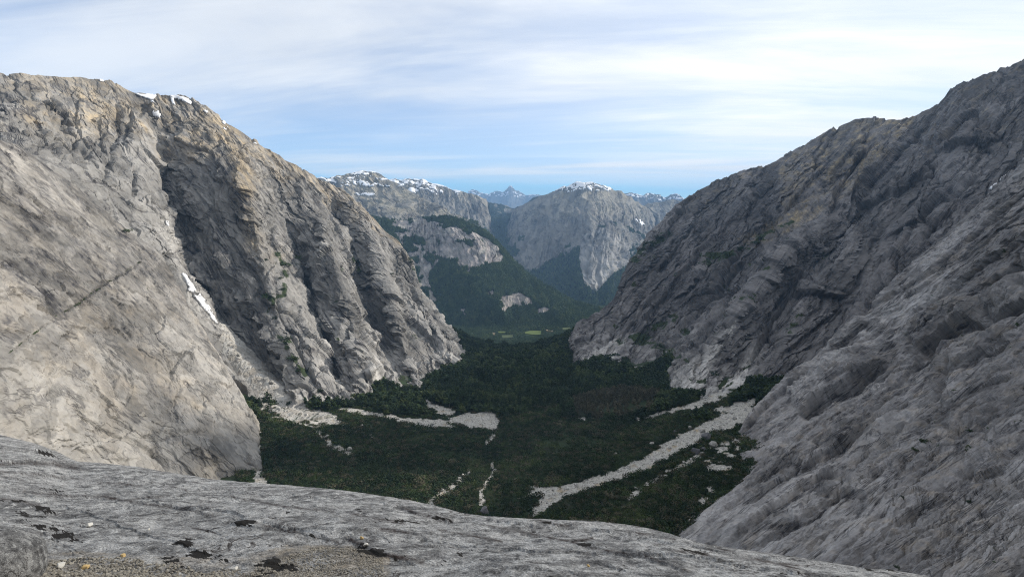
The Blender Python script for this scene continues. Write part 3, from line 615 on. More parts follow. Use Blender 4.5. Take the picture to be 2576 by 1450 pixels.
# ---- near right slab
R3 = [
 [(1640, 1420, 425), (1800, 1440, 335), (2000, 1500, 260), (2300, 1600, 172), (2600, 1750, 110)],
 [(1698, 1345, 452), (1850, 1365, 370), (2050, 1400, 297), (2350, 1500, 201), (2700, 1650, 134)],
 [(1768, 1275, 520), (1930, 1290, 420), (2150, 1320, 334), (2450, 1400, 236), (2800, 1520, 159)],
 [(1835, 1170, 630), (2000, 1190, 515), (2220, 1220, 403), (2500, 1280, 293), (2850, 1380, 189)],
 [(1875, 1078, 735), (2060, 1100, 600), (2300, 1120, 456), (2600, 1160, 328), (2900, 1220, 226)],
 [(1965, 980, 835), (2150, 990, 680), (2380, 1010, 519), (2650, 1040, 374), (2950, 1080, 262)],
 [(2080, 885, 890), (2250, 890, 735), (2450, 900, 583), (2700, 920, 431), (3000, 950, 299)],
 [(2180, 785, 920), (2350, 790, 765), (2520, 790, 636), (2750, 800, 477), (3050, 800, 323)],
 [(2300, 668, 940), (2440, 680, 785), (2600, 680, 668), (2800, 670, 518), (3100, 650, 348)],
 [(2400, 573, 950), (2530, 570, 795), (2680, 560, 678), (2880, 540, 529), (3150, 480, 360)],
 [(2485, 495, 950), (2610, 480, 795), (2760, 450, 678), (2950, 400, 529), (3250, 300, 360)],
 [(2580, 408, 950), (2700, 380, 790), (2850, 330, 668), (3050, 260, 518), (3400, 100, 348)],
 [(2720, 290, 950), (2850, 230, 780), (3000, 160, 657), (3250, 60, 506), (3600, -150, 336)],
]
def disp_R3(S):
    d = granite(S, 37, 0.42, 700, [(110, 3.2, 0.10), (40, 3.4, 0.11), (14, 3.2, 0.10)], [(90, 0.34, 0.5), (36, 0.56, 0.45), (14, 0.50, 0.4)], big=(14, 2), fine=0.10, crack=0.10, t1=(0.80, -0.60, 0), wall=True, rmin=0.95)
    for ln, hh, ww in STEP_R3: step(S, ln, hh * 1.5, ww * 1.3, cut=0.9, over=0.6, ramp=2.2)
    rough = sstep(0.0, 0.35, fbm(S.P / 50, 705, 3) + 0.6 * sstep(2150, 2500, S.u + 0.2 * (S.v - 1000)) - 0.35)
    l, e, r = facet((S.a / 5.0).astype(f32), (S.b / 12).astype(f32), 760); l2, e2, r2 = facet((S.a / 2.6).astype(f32), (S.b / 6).astype(f32), 761)
    d = d + rough * (1.5 * l + 0.6 * l2 - 0.9 * np.exp(-(e / 0.06) ** 2))
    for ln, hw, dp in [
        ([(2560, 430), (2470, 520), (2370, 610), (2250, 720), (2150, 820)], 5, 7), ([(2300, 1120), (2230, 1140), (2100, 1180), (2030, 1215)], 14, -14),
        ([(2280, 1160), (2150, 1250), (2020, 1330), (1900, 1385)], 9, -16), ([(2560, 770), (2450, 830), (2350, 860), (2290, 880)], 11, -16),
        ([(2220, 1030), (2120, 1090), (2050, 1140)], 9, -10), ([(2200, 960), (2120, 1010), (2060, 1050)], 7, -9),
        ([(2400, 900), (2380, 1000), (2340, 1100), (2280, 1200)], 12, -12), ([(2180, 1290), (2080, 1340), (1980, 1380)], 8, -12),
        ([(2120, 1100), (2040, 1160), (1950, 1230)], 6, -9), ([(2060, 1170), (1960, 1250), (1900, 1300)], 6, -8), ([(2480, 1100), (2430, 1200), (2380, 1300)], 9, -9)]:
        d = d + carve(S, ln, hw, dp)
    return d
STEP_R3 = [
 ([(2320, 895), (2337, 880), (2384, 837), (2434, 817), (2495, 815)], 34, 60), ([(2500, 806), (2576, 777), (2660, 750)], 34, 60), ([(2087, 890), (2127, 867), (2161, 834), (2190, 810)], 16, 40), ([(2130, 880), (2194, 847), (2240, 815)], 10, 40),
 ([(2070, 930), (2111, 917), (2161, 914), (2200, 890)], 14, 40), ([(2010, 1045), (2026, 1034), (2071, 1000), (2117, 984), (2174, 954), (2240, 915)], 42, 70), ([(2080, 984), (2134, 957), (2174, 950)], 12, 40), ([(1868, 1100), (1904, 1047), (1950, 1004), (2000, 975), (2060, 930)], 16, 30),
 ([(1800, 1226), (1861, 1180), (1900, 1150)], 8, 40), ([(1915, 1220), (1951, 1193), (1984, 1166), (2010, 1150)], 15, 40), ([(1870, 1278), (1951, 1220), (2001, 1200), (2035, 1165)], 15, 40), ([(2010, 1205), (2051, 1173), (2101, 1150), (2137, 1126), (2175, 1075)], 26, 50),
 ([(1820, 1378), (1904, 1323), (1951, 1283), (2017, 1240), (2071, 1206), (2150, 1190)], 20, 45), ([(1940, 1338), (1984, 1323), (2010, 1320)], 14, 40), ([(2060, 1255), (2141, 1250), (2190, 1262)], 20, 60), ([(2250, 1340), (2301, 1306), (2350, 1280)], 18, 50), ([(2455, 1224), (2517, 1206), (2560, 1210)], 18, 50),
 ([(2134, 804), (2250, 740), (2360, 680), (2420, 640)], 9, 40), ([(2330, 700), (2420, 630), (2520, 540), (2600, 470)], 10, 50), ([(2280, 800), (2380, 740), (2500, 660), (2600, 600)], 10, 50), ([(2200, 900), (2300, 850), (2400, 780)], 9, 40), ([(2390, 940), (2480, 900), (2576, 870)], 14, 50),
 ([(1760, 1330), (1850, 1270), (1940, 1200)], 8, 40), ([(1850, 1395), (1950, 1350), (2060, 1290), (2120, 1240)], 12, 40), ([(2380, 1040), (2460, 1000), (2576, 960)], 14, 50), ([(2200, 1020), (2280, 960), (2330, 900)], 14, 40), ([(2100, 1120), (2200, 1060), (2260, 1010)], 12, 40)]
def col_R3(S, A):
    nz = fbm(S.P / 40, 801, 4); nz2 = fbm(S.P / 10, 802, 4)
    A['pale'] += np.clip(0.15 + 0.8 * fbm(np.stack([S.a / 26, S.b / 110, 0 * S.a], -1), 803, 4), 0, 0.42)
    A['pale'] += 0.3 * (1 - sstep(0.05, 0.3, S.row)) * np.clip(0.6 + nz, 0, 1)
    st = streaks(S, 0.42, 810, 12, 6.0)
    A['stain_shade'] += sstep(0.05, 0.5, st) * 0.5
    A['warm'] += np.clip(0.5 * nz2, 0, 0.25)
    A['stain_shade'] += S.face * np.clip(0.85 + 0.9 * streaks(S, 0.42, 811, 30, 5.0), 0, 1); A['pale'] *= 1 - 0.8 * S.face
    A['veg'] += sstep(0.36, 0.62, fbm(S.P / np.array([9, 9, 6]), 820, 4)) * sstep(2150, 2400, S.u) * 0.7
M_rslab = rock_mat('granite_right_slab', 1.0, (0.145, 0.139, 0.140), (0.205, 0.197, 0.195), (0.27, 0.259, 0.255), pale=(0.38, 0.367, 0.36), bs=0.45, lines=1.05)
S_R3 = surface('cliff', R3, 480, 520, M_rslab, disp_R3, back=[(12, 16, -18), (50, 60, -120), (120, 200, -400)], foot=[(30, -10, 28), (200, -60, 190), (450, -100, 420), (700, -100, 560)], colour=col_R3, crest=0.22, crest_w=0.42)  # foot rows climb on out of view, added to keep the sun off the slab
print('near walls', round(time.time() - T0, 1))

# ---- headwall of the cirque, added behind the camera out of view to hold back sky light
hy = np.array([-7, -40, -120, -260, -450, -700, -1100, -1800], float); hz_ = np.array([-14, 30, 150, 380, 640, 860, 950, 500], float)
hx = np.linspace(-1500, 1500, 90)
hyy = np.interp(np.linspace(0, 1, 90), np.linspace(0, 1, 8), hy); hzz = np.interp(np.linspace(0, 1, 90), np.linspace(0, 1, 8), hz_)
HP_ = np.stack([np.tile(hx, (90, 1)), np.tile(hyy[:, None], (1, 90)) + 0.00012 * np.tile(hx, (90, 1)) ** 2 * np.linspace(0, 1, 90)[:, None], np.tile(hzz[:, None], (1, 90)) - 0.06 * np.abs(np.tile(hx, (90, 1)))], -1)
HP_ = HP_ + np.stack([0 * HP_[..., 0], 40 * fbm(HP_ / 120, 871, 4) * np.linspace(0, 1, 90)[:, None], 40 * fbm(HP_ / 120, 872, 4) * np.linspace(0, 1, 90)[:, None]], -1)
hw = mesh_np('unseen_headwall', HP_.reshape(-1, 3), quads(90, 90), M_right, attrs=dict(la=HP_[..., 0], lb=HP_[..., 2], warm=0 * HP_[..., 0], pale=0 * HP_[..., 0], stain_shade=0 * HP_[..., 0], veg=0 * HP_[..., 0], tone=0 * HP_[..., 0] + 0.5)); tag(hw, kind='structure')

# ---- mountains across the main valley
def far_disp(phi, unit, seed, blk, big, carves=(), fl=0.10, flc=0.5):
    def f(S):
        d = granite(S, phi, unit, seed, blk, [(16, fl * 1.8, flc)], big=(big[0] * 1.5, big[1]), fine=0.3, flutes=[(26, 3.0, 0.35), (10, 3.0, 0.25)])
        for ln, hw, dp in carves: d = d + carve(S, ln, hw, dp)
        return d
    return f
def far_mat(name, px, k=1.0, veg=(0.022, 0.036, 0.022), **kw):
    return rock_mat(name, px, (0.17 * k, 0.165 * k, 0.155 * k), (0.25 * k, 0.238 * k, 0.215 * k), (0.33 * k, 0.31 * k, 0.27 * k), veg=veg, **kw)

# forested hill in the middle of the gap
M1 = [
 [(930, 540, 4400), (985, 690, 3900), (1020, 780, 3600), (1040, 834, 3430)],
 [(990, 556, 4400), (1030, 650, 4000), (1060, 740, 3700), (1085, 834, 3430)],
 [(1060, 550, 4400), (1080, 640, 4020), (1100, 740, 3700), (1125, 834, 3430)],
 [(1110, 545, 4350), (1125, 600, 4100), (1150, 660, 3880), (1165, 750, 3600), (1180, 834, 3430)],
 [(1160, 552, 4300), (1175, 605, 4050), (1190, 665, 3850), (1205, 750, 3580), (1215, 834, 3430)],
 [(1220, 584, 4250), (1225, 640, 4000), (1235, 680, 3850), (1245, 760, 3550), (1255, 834, 3430)],
 [(1272, 634, 4150), (1278, 675, 3960), (1285, 720, 3780), (1295, 780, 3580), (1305, 834, 3430)],
 [(1335, 694, 4050), (1342, 730, 3880), (1350, 770, 3650), (1358, 806, 3560), (1365, 834, 3430)],
 [(1400, 735, 3980), (1408, 765, 3780), (1416, 795, 3560), (1425, 834, 3430)],
 [(1475, 772, 3920), (1485, 792, 3750), (1495, 812, 3600), (1505, 834, 3430)],
 [(1580, 790, 3900), (1590, 805, 3750), (1600, 820, 3560), (1610, 834, 3430)],
]
rock1 = [[(985, 560), (1060, 546), (1110, 556), (1190, 580), (1240, 610), (1266, 640), (1266, 658), (1200, 672), (1150, 672), (1105, 655), (1075, 690), (1095, 750), (1095, 800), (1070, 770), (1048, 700), (1010, 620)], [(1088, 640), (1112, 600), (1150, 606), (1180, 622), (1212, 604), (1240, 610), (1264, 640), (1266, 655), (1222, 658), (1195, 668), (1160, 670), (1148, 645), (1110, 650)],
         [(1005, 570), (1060, 552), (1100, 565), (1180, 582), (1150, 590), (1090, 590), (1075, 610)],
         [(1040, 600), (1060, 630), (1085, 670), (1075, 720), (1060, 690), (1050, 650)], [(1255, 748), (1290, 735), (1332, 745), (1338, 765), (1290, 770), (1262, 788)],
         [(1350, 775), (1370, 768), (1385, 775), (1360, 788)], [(1410, 770), (1428, 765), (1424, 782)], [(1216, 732), (1240, 728), (1238, 744), (1222, 742)], [(1080, 770), (1098, 765), (1100, 790), (1085, 795)], [(1180, 660), (1186, 690), (1175, 680)], [(1150, 780), (1168, 776), (1165, 792)]]
def m1_rock(u, v, P):
    m = np.zeros(np.shape(u))
    w = 7 * vnoise(P / 60, 905); w2 = 7 * vnoise(P / 60, 906)
    for k, pl in enumerate(rock1):
        q = inpoly(u + w, v + w2, pl)
        if k == 0: q = q & (fbm(P / np.array([90, 90, 45]), 908, 4) < 0.02)      # ledges of trees between the rock bands
        m = np.maximum(m, q)
    return m
def col_M1(S, A):
    rk = m1_rock(S.u, S.v, S.P); nz = fbm(S.P / 150, 902, 4)
    A['veg'] += (1 - rk)
    A['pale'] += rk * np.clip(0.3 + 0.9 * fbm(S.P / np.array([30, 30, 160]), 903, 3), 0, 0.7); A['stain_shade'] += rk * sstep(0.0, 0.4, fbm(S.P / np.array([25, 25, 200]), 904, 3)) * 0.6
M_hill = far_mat('forested_hill_rock', 7.5, 0.95, veg=(0.022, 0.036, 0.018), pale=(0.40, 0.35, 0.33))
S_M1 = surface('mountain', M1, 220, 300, M_hill, far_disp(-70, 3.0, 900, [(40, 1.5, 0.14), (14, 1.6, 0.12)], (5, 3)), back=[(40, 300, -60), (80, 1200, -500)], foot=[(0, -60, -60)], colour=col_M1)

def snow_attr(S, lim, seed, sc, horiz=3.0):
    n = fbm(np.stack([S.P[..., 0] / (sc * horiz), S.P[..., 1] / (sc * horiz), S.P[..., 2] / sc], -1), seed, 4, 0.6)
    return n
def mk_veg(S, A, seed, sc, vline, amp, keep=None):
    n = fbm(S.P / np.array([sc, sc, sc * 1.6]), seed, 4)
    A['veg'] += sstep(-12, 12, S.v - vline + amp * n + 40 * (S.n[..., 2] - 0.45))

# rounded snow-streaked mountain left of the gap
M2 = [
 [(700, 470, 6000), (760, 540, 5500), (820, 640, 4800)],
 [(790, 452, 6200), (830, 520, 5700), (880, 620, 4800)],
 [(850, 444, 6400), (885, 490, 6000), (915, 540, 5500), (950, 620, 4700)],
 [(880, 438, 6500), (910, 480, 6100), (950, 535, 5500), (990, 610, 4700)],
 [(912, 432, 6600), (945, 482, 6100), (985, 535, 5500), (1020, 605, 4700)],
 [(945, 436, 6650), (985, 485, 6150), (1025, 538, 5550), (1060, 600, 4700)],
 [(985, 456, 6550), (1025, 500, 6100), (1065, 545, 5550), (1100, 600, 4700)],
 [(1035, 484, 6400), (1070, 515, 6000), (1110, 550, 5500), (1145, 605, 4750)],
 [(1090, 512, 6200), (1125, 540, 5700), (1160, 565, 5300), (1190, 620, 4750)],
 [(1150, 548, 5800), (1190, 570, 5400), (1215, 600, 5000), (1235, 650, 4700)],
 [(1200, 580, 5600), (1225, 600, 5300), (1240, 640, 4950), (1255, 700, 4700)],
]
def col_M2(S, A):
    nz = fbm(S.P / 200, 951, 4)
    A['warm'] += np.clip(0.45 + 0.8 * nz, 0, 0.7) * (1 - sstep(520, 570, S.v))
    A['stain_shade'] += sstep(0.0, 0.4, fbm(S.P / np.array([40, 40, 260]), 952, 3)) * 0.5 * sstep(490, 530, S.v)
    mk_veg(S, A, 953, 120, 572, 30)
M_far = far_mat('far_granite', 13, 0.78, warm=(0.30, 0.27, 0.20), pale=(0.36, 0.35, 0.34))
S_M2 = surface('mountain', M2, 170, 260, M_far, far_disp(-35, 4.6, 950, [(34, 2.2, 0.22), (12, 2.0, 0.25)], (4, 2), [([(930, 500), (1000, 520), (1060, 540)], 4, -5), ([(1050, 490), (1100, 540)], 5, -6), ([(880, 480), (960, 495), (1030, 510)], 4, -4)]),
               back=[(0, 500, -60), (0, 1800, -700)], foot=[(0, 0, -300)], colour=col_M2)

# jagged snowy mountain behind it
M3 = [
 [(930, 470, 8600), (960, 520, 8000), (990, 600, 7000)],
 [(985, 454, 8700), (1005, 500, 8100), (1030, 600, 7000)],
 [(1020, 453, 8700), (1035, 490, 8200), (1060, 560, 7400), (1070, 620, 7000)],
 [(1050, 449, 8700), (1065, 480, 8300), (1090, 540, 7700), (1110, 620, 7000)],
 [(1090, 461, 8700), (1100, 490, 8300), (1125, 540, 7800), (1145, 620, 7000)],
 [(1140, 478, 8600), (1150, 505, 8300), (1170, 550, 7800), (1185, 620, 7000)],
 [(1175, 484, 8600), (1185, 510, 8300), (1200, 550, 7900), (1212, 620, 7000)],
 [(1205, 494, 8500), (1213, 520, 8300), (1222, 560, 7900), (1228, 620, 7100)],
 [(1228, 507, 8700), (1232, 530, 8600), (1236, 570, 8300), (1240, 630, 7600)],
]
def col_M3(S, A):
    nz = fbm(S.P / 260, 961, 4)
    A['warm'] += np.clip(0.3 + 0.8 * nz, 0, 0.5) * (1 - sstep(490, 520, S.v))
    A['stain_shade'] += sstep(-0.1, 0.35, fbm(S.P / np.array([50, 50, 420]), 962, 3)) * 0.6 * sstep(490, 515, S.v)
    mk_veg(S, A, 963, 160, 592, 26)
S_M3 = surface('mountain', M3, 130, 200, M_far, far_disp(-70, 6.2, 960, [(26, 1.7, 0.2), (10, 1.6, 0.18)], (4, 3), [([(1140, 485), (1150, 540)], 4, -6), ([(1190, 500), (1200, 560)], 4, -6), ([(1165, 495), (1180, 560)], 3, 5)]),
               back=[(0, 500, -80), (0, 1800, -900)], foot=[(0, 0, -300)], colour=col_M3)

# side valley between the mountains: head wall and forested floor
M8 = [
 [(1195, 500, 11500), (1210, 540, 10500), (1230, 600, 8500), (1245, 680, 6600), (1262, 760, 5600)],
 [(1228, 508, 11200), (1240, 545, 10300), (1252, 600, 8400), (1265, 680, 6600), (1285, 760, 5600)],
 [(1262, 513, 11000), (1268, 550, 10100), (1275, 605, 8300), (1288, 680, 6600), (1310, 760, 5600)],
 [(1290, 524, 10800), (1290, 555, 10000), (1296, 610, 8200), (1312, 680, 6600), (1340, 760, 5600)],
 [(1312, 519, 10500), (1310, 555, 9900), (1316, 610, 8150), (1336, 680, 6600), (1372, 760, 5600)],
 [(1345, 498, 10400), (1340, 550, 9800), (1340, 610, 8200), (1362, 680, 6700), (1405, 760, 5700)],
 [(1390, 485, 10400), (1385, 550, 9900), (1380, 610, 8600), (1400, 680, 7200), (1440, 760, 6100)],
]
def col_M8(S, A):
    n = fbm(S.P / 260, 971, 4); A['veg'] += sstep(-0.45, -0.1, n + sstep(530, 560, S.v)); A['pale'] += sstep(0.35, 0.5, fbm(S.P / 120, 972, 3)) * 0.4
S_M8 = surface('hill', M8, 130, 120, M_far, far_disp(60, 7.0, 970, [(26, 1.7, 0.15), (10, 1.6, 0.12)], (4, 3)), back=[(0, 500, -80), (0, 2500, -700)], foot=[(0, 0, -300)], colour=col_M8)

# granite dome with snow cap
M4 = [
 [(1290, 530, 9800), (1268, 600, 8800), (1258, 680, 7700), (1262, 830, 6000)],
 [(1332, 508, 9300), (1312, 560, 8600), (1288, 620, 7800), (1280, 690, 6900), (1292, 830, 5600)],
 [(1365, 492, 9000), (1342, 550, 8250), (1315, 615, 7500), (1302, 680, 6800), (1318, 830, 5400)],
 [(1395, 482, 8800), (1372, 545, 8000), (1345, 610, 7250), (1330, 680, 6600), (1345, 830, 5300)],
 [(1432, 465, 8650), (1412, 530, 7800), (1390, 600, 7050), (1372, 680, 6350), (1380, 830, 5150)],
 [(1458, 458, 8550), (1442, 525, 7650), (1425, 595, 6900), (1412, 690, 6200), (1415, 830, 5100)],
 [(1486, 459, 8500), (1475, 525, 7500), (1462, 590, 6650), (1452, 690, 6000), (1450, 830, 5050)],
 [(1512, 465, 8500), (1505, 525, 7500), (1495, 580, 6500), (1485, 690, 5900), (1480, 830, 5050)],
 [(1540, 475, 8550), (1537, 530, 7600), (1530, 580, 6550), (1520, 690, 5900), (1510, 830, 5050)],
 [(1570, 488, 8650), (1572, 540, 7800), (1568, 600, 6850), (1560, 700, 6000), (1545, 830, 5050)],
 [(1600, 507, 8800), (1608, 555, 8050), (1605, 620, 7200), (1598, 710, 6200), (1580, 830, 5100)],
 [(1640, 535, 9000), (1645, 580, 8300), (1640, 640, 7500), (1635, 720, 6500), (1620, 830, 5300)],
]
def col_M4(S, A):
    nz = fbm(S.P / 240, 981, 4)
    A['warm'] += np.clip(0.5 + 0.8 * nz, 0, 0.75) * (1 - sstep(505, 570, S.v))
    A['stain_shade'] += sstep(-0.1, 0.4, fbm(S.P / np.array([45, 45, 420]), 982, 3)) * 0.55 * sstep(500, 540, S.v)
    A['pale'] += inpoly(S.u, S.v, [(1465, 590), (1520, 570), (1580, 610), (1590, 660), (1540, 680), (1510, 720), (1470, 705), (1455, 650)]) * np.clip(0.4 + 0.9 * fbm(S.P / np.array([50, 50, 400]), 984, 3), 0, 0.7)
    mk_veg(S, A, 983, 150, 640, 60)
    for ln, r in (([(1420, 620), (1460, 600), (1500, 570), (1560, 560), (1610, 590), (1640, 620)], 8), ([(1380, 640), (1360, 680), (1330, 690)], 14), ([(1400, 650), (1440, 700), (1430, 760)], 22), ([(1600, 640), (1620, 700)], 20)):
        g, _ = dpoly(S.u, S.v, ln); A['veg'] += np.exp(-(g / r) ** 2) * (0.6 + 0.8 * nz)
    cl = inpoly(S.u, S.v, [(1465, 595), (1520, 575), (1580, 615), (1590, 660), (1540, 690), (1500, 735), (1470, 715), (1455, 650)])
    A['veg'] *= 1 - 0.85 * cl
    A['veg'] *= 1 - 0.8 * inpoly(S.u, S.v, [(1290, 660), (1320, 600), (1400, 560), (1450, 600), (1400, 640), (1350, 680), (1300, 690)])
S_M4 = surface('mountain', M4, 220, 260, M_far, far_disp(68, 6.0, 980, [(30, 2.4, 0.22), (11, 2.2, 0.26)], (4, 2), [([(1445, 466), (1420, 500), (1400, 520)], 4, -5), ([(1450, 540), (1420, 620), (1360, 690)], 7, -8), ([(1350, 560), (1310, 640)], 5, -7), ([(1400, 540), (1370, 640)], 5, -6),
   ([(1390, 530), (1340, 640)], 4, 5), ([(1500, 570), (1480, 640), (1475, 700)], 4, -7), ([(1540, 590), (1530, 680)], 4, -6), ([(1570, 620), (1560, 690)], 4, -6), ([(1420, 650), (1440, 720)], 10, -8)]),
   back=[(0, 500, -60), (0, 2000, -800)], foot=[(0, 0, -400)], colour=col_M4)

# cliff and hanging valley right of the dome
M5 = [
 [(1570, 520, 9800), (1580, 560, 9200), (1600, 660, 8000)],
 [(1615, 518, 9800), (1625, 560, 9100), (1640, 660, 7900)],
 [(1650, 510, 9700), (1655, 550, 9000), (1670, 660, 7800)],
 [(1690, 503, 9600), (1690, 545, 9000), (1700, 660, 7700)],
 [(1725, 515, 9600), (1725, 560, 9000), (1730, 660, 7700)],
 [(1780, 540, 9600), (1780, 580, 9000), (1790, 660, 7700)],
]
def col_M5(S, A):
    A['warm'] += 0.4 * (1 - sstep(515, 545, S.v)); A['stain_shade'] += sstep(-0.1, 0.35, fbm(S.P / np.array([60, 60, 420]), 992, 3)) * 0.7; mk_veg(S, A, 993, 160, 600, 30)
S_M5 = surface('mountain', M5, 100, 120, M_far, far_disp(80, 7.0, 990, [(26, 2, 0.18), (10, 2, 0.15)], (4, 3)), back=[(0, 500, -80), (0, 2000, -900)], foot=[(0, 0, -300)], colour=col_M5)

# distant snowy range and the far blue pointed peak
M6 = [[(1520, 505, 17000), (1520, 530, 16000), (1520, 580, 14000)], [(1560, 491, 17000), (1562, 510, 16400), (1565, 580, 14000)], [(1590, 487, 17000), (1592, 510, 16400), (1595, 580, 14000)], [(1612, 495, 17000), (1615, 512, 16400), (1615, 580, 14000)],
      [(1645, 489, 17000), (1648, 512, 16400), (1645, 580, 14000)], [(1668, 498, 17000), (1670, 515, 16400), (1672, 580, 14000)], [(1695, 491, 17000), (1698, 515, 16400), (1700, 580, 14000)], [(1725, 501, 17000), (1728, 518, 16400), (1728, 580, 14000)], [(1760, 507, 17000), (1760, 520, 16400), (1765, 580, 14000)], [(1830, 515, 17000), (1830, 530, 16400), (1830, 580, 14000)]]
M_blue = far_mat('distant_rock', 30, 0.55)
S_M6 = surface('mountain', M6, 90, 160, M_blue, far_disp(80, 12.5, 1000, [(22, 1.4, 0.28), (8, 1.4, 0.22)], (5, 4)), back=[(0, 600, -150), (0, 3000, -1200)], foot=[(0, 0, -500)])
M7 = [[(1120, 500, 29000), (1120, 540, 26000)], [(1172, 487, 29000), (1172, 540, 26000)], [(1192, 478, 29000), (1192, 505, 27800), (1192, 545, 26000)], [(1210, 485, 29000), (1210, 508, 27800), (1212, 545, 26000)], [(1232, 488, 29000), (1232, 510, 27800), (1234, 545, 26000)], [(1250, 482, 29000), (1252, 508, 27800), (1252, 545, 26000)],
      [(1263, 485, 29000), (1264, 508, 27800), (1264, 545, 26000)], [(1276, 479, 29000), (1276, 505, 27600), (1278, 545, 26000)], [(1284, 470, 29000), (1284, 500, 27500), (1285, 545, 26000)], [(1292, 478, 29000), (1293, 505, 27600), (1293, 545, 26000)], [(1308, 483, 29000), (1308, 508, 27800), (1308, 545, 26000)],
      [(1325, 489, 29000), (1325, 512, 27800), (1325, 545, 26000)], [(1345, 490, 29000), (1345, 512, 27800), (1345, 545, 26000)], [(1400, 497, 29000), (1400, 545, 26000)], [(1460, 500, 29000), (1460, 545, 26000)]]
S_M7 = surface('mountain', M7, 80, 200, M_blue, far_disp(80, 21, 1010, [(16, 1.3, 0.22), (6, 1.3, 0.18)], (2.2, 2)), back=[(0, 800, -300), (0, 4000, -1500)], foot=[(0, 0, -800)])
print('far mountains', round(time.time() - T0, 1))

# ================================================================ ground
def grid_sheet(name, ys, xs_of, zf, mat, attrs_f=None, kind='structure'):
    V = []
    for y in ys: V.append(np.stack([xs_of(y), np.full_like(xs_of(y), y)], -1))
    V = np.array(V); z = zf(V[..., 0], V[..., 1]); P = np.concatenate([V, z[..., None]], -1)
    A = attrs_f(P) if attrs_f else None
    o = mesh_np(name, P.reshape(-1, 3), quads(P.shape[0], P.shape[1]), mat, attrs=A); tag(o, kind=kind); return o, P

GRAVEL = [  # bare debris seen in the photograph, as outlines on the valley floor
 [(1330, 1222), (1400, 1225), (1440, 1213), (1500, 1198), (1560, 1178), (1640, 1138), (1700, 1098), (1760, 1068), (1830, 1035), (1900, 1000), (1895, 1050), (1850, 1078), (1800, 1083), (1760, 1107), (1680, 1152), (1600, 1190), (1520, 1217), (1440, 1242), (1400, 1260), (1370, 1282), (1345, 1302), (1330, 1292), (1355, 1265), (1362, 1247), (1300, 1252), (1335, 1238)],
 [(1575, 1254), (1618, 1218), (1640, 1202), (1727, 1158), (1790, 1118), (1797, 1126), (1735, 1168), (1650, 1212), (1628, 1228), (1582, 1258)],
 [(1765, 1130), (1800, 1112), (1845, 1100), (1880, 1060), (1870, 1110), (1850, 1150), (1835, 1190), (1790, 1260), (1745, 1305), (1700, 1345), (1735, 1290), (1770, 1235), (1778, 1180)],
 [(1585, 1056), (1625, 1047), (1680, 1032), (1730, 1018), (1765, 1000), (1850, 955), (1880, 950), (1860, 978), (1800, 1012), (1755, 1026), (1690, 1042), (1630, 1053)],
 [(1900, 1000), (1800, 1025), (1790, 1033), (1830, 1038)], [(1452, 1048), (1475, 1050), (1472, 1057), (1455, 1056)], [(1428, 991), (1455, 992), (1452, 996), (1432, 995)],
 [(800, 1018), (870, 1024), (957, 1041), (1047, 1051), (1124, 1054), (1187, 1036), (1240, 1033), (1254, 1055), (1249, 1090), (1240, 1078), (1180, 1074), (1130, 1064), (1155, 1078), (1097, 1074), (1020, 1064), (950, 1049), (870, 1034)],
 [(1064, 1000), (1100, 1018), (1152, 1034), (1140, 1043), (1108, 1041), (1078, 1022)],
 [(1238, 1090), (1248, 1090), (1240, 1108), (1222, 1122), (1218, 1118)],
 [(1237, 1155), (1244, 1157), (1248, 1175), (1240, 1200), (1225, 1217), (1218, 1235), (1222, 1265), (1212, 1275), (1208, 1235), (1218, 1212), (1233, 1195), (1240, 1175)],
 [(1195, 1182), (1200, 1185), (1172, 1202), (1155, 1220), (1135, 1240), (1100, 1262), (1085, 1282), (1060, 1290), (1075, 1260), (1098, 1242), (1128, 1222), (1150, 1205), (1170, 1192)],
 [(640, 995), (720, 1003), (800, 1026), (850, 1052), (870, 1072), (800, 1070), (812, 1088), (838, 1112), (884, 1134), (880, 1146), (850, 1140), (826, 1125), (806, 1098), (780, 1074), (740, 1066), (680, 1036), (650, 1030)],
 [(636, 1030), (650, 1060), (655, 1120), (657, 1180), (678, 1222), (690, 1240), (640, 1240), (640, 1130)],
 [(1120, 1215), (1135, 1212), (1130, 1222)], [(930, 1090), (940, 1092), (938, 1102)], [(975, 1125), (985, 1130), (980, 1150)],
]
def debris(u, v, P, soft=1.0):
    w = (4.5 * vnoise(P / 11, 1101) + 3.0 * vnoise(P / 3.5, 1103)) * soft; w2 = (4.0 * vnoise(P / 11, 1102) + 2.5 * vnoise(P / 3.5, 1104)) * soft
    m = np.zeros(np.shape(u), bool)
    patchy = fbm(P / 9, 1105, 3)
    for k, g in enumerate(GRAVEL):
        q = inpoly(u + w, v + w2, g)
        if k in (2, 11, 12, 1): q = q & (patchy > (0.10 if k == 2 else -0.22))      # scrub has grown back between the blocks
        m |= q
    return m
def ground_mat(name, px, soil, rockc, pale, grass):
    m, nt, b = principled(name, 0.95, 0.1); co = objco(nt)
    n1 = noise(nt, 1 / (14 * px), 5, 0.6, co); n2 = noise(nt, 1 / (2.0 * px), 4, 0.7, co)
    c = mixc(nt, mapr(nt, n1, 0.3, 0.7), soil, grass)
    r = mixc(nt, mapr(nt, n2, 0.3, 0.7), rockc, pale)
    r = mixc(nt, mth(nt, 'MULTIPLY', mapr(nt, n1, 0.55, 0.68), 0.75), r, (0.36, 0.27, 0.155))
    r = mixc(nt, mth(nt, 'MULTIPLY', mapr(nt, noise(nt, 1 / (4.0 * px), 3, 0.6, co), 0.58, 0.66), 0.8), r, (0.07, 0.075, 0.05))
    c = mixc(nt, mapr(nt, mth(nt, 'ADD', attr(nt, 'pale'), mth(nt, 'MULTIPLY', mth(nt, 'SUBTRACT', n2, 0.5), 0.5)), 0.35, 0.65), c, r)
    nt.links.new(c, b.inputs['Base Color']); bump(nt, b, n2, 0.8, 1.5 * px); return m
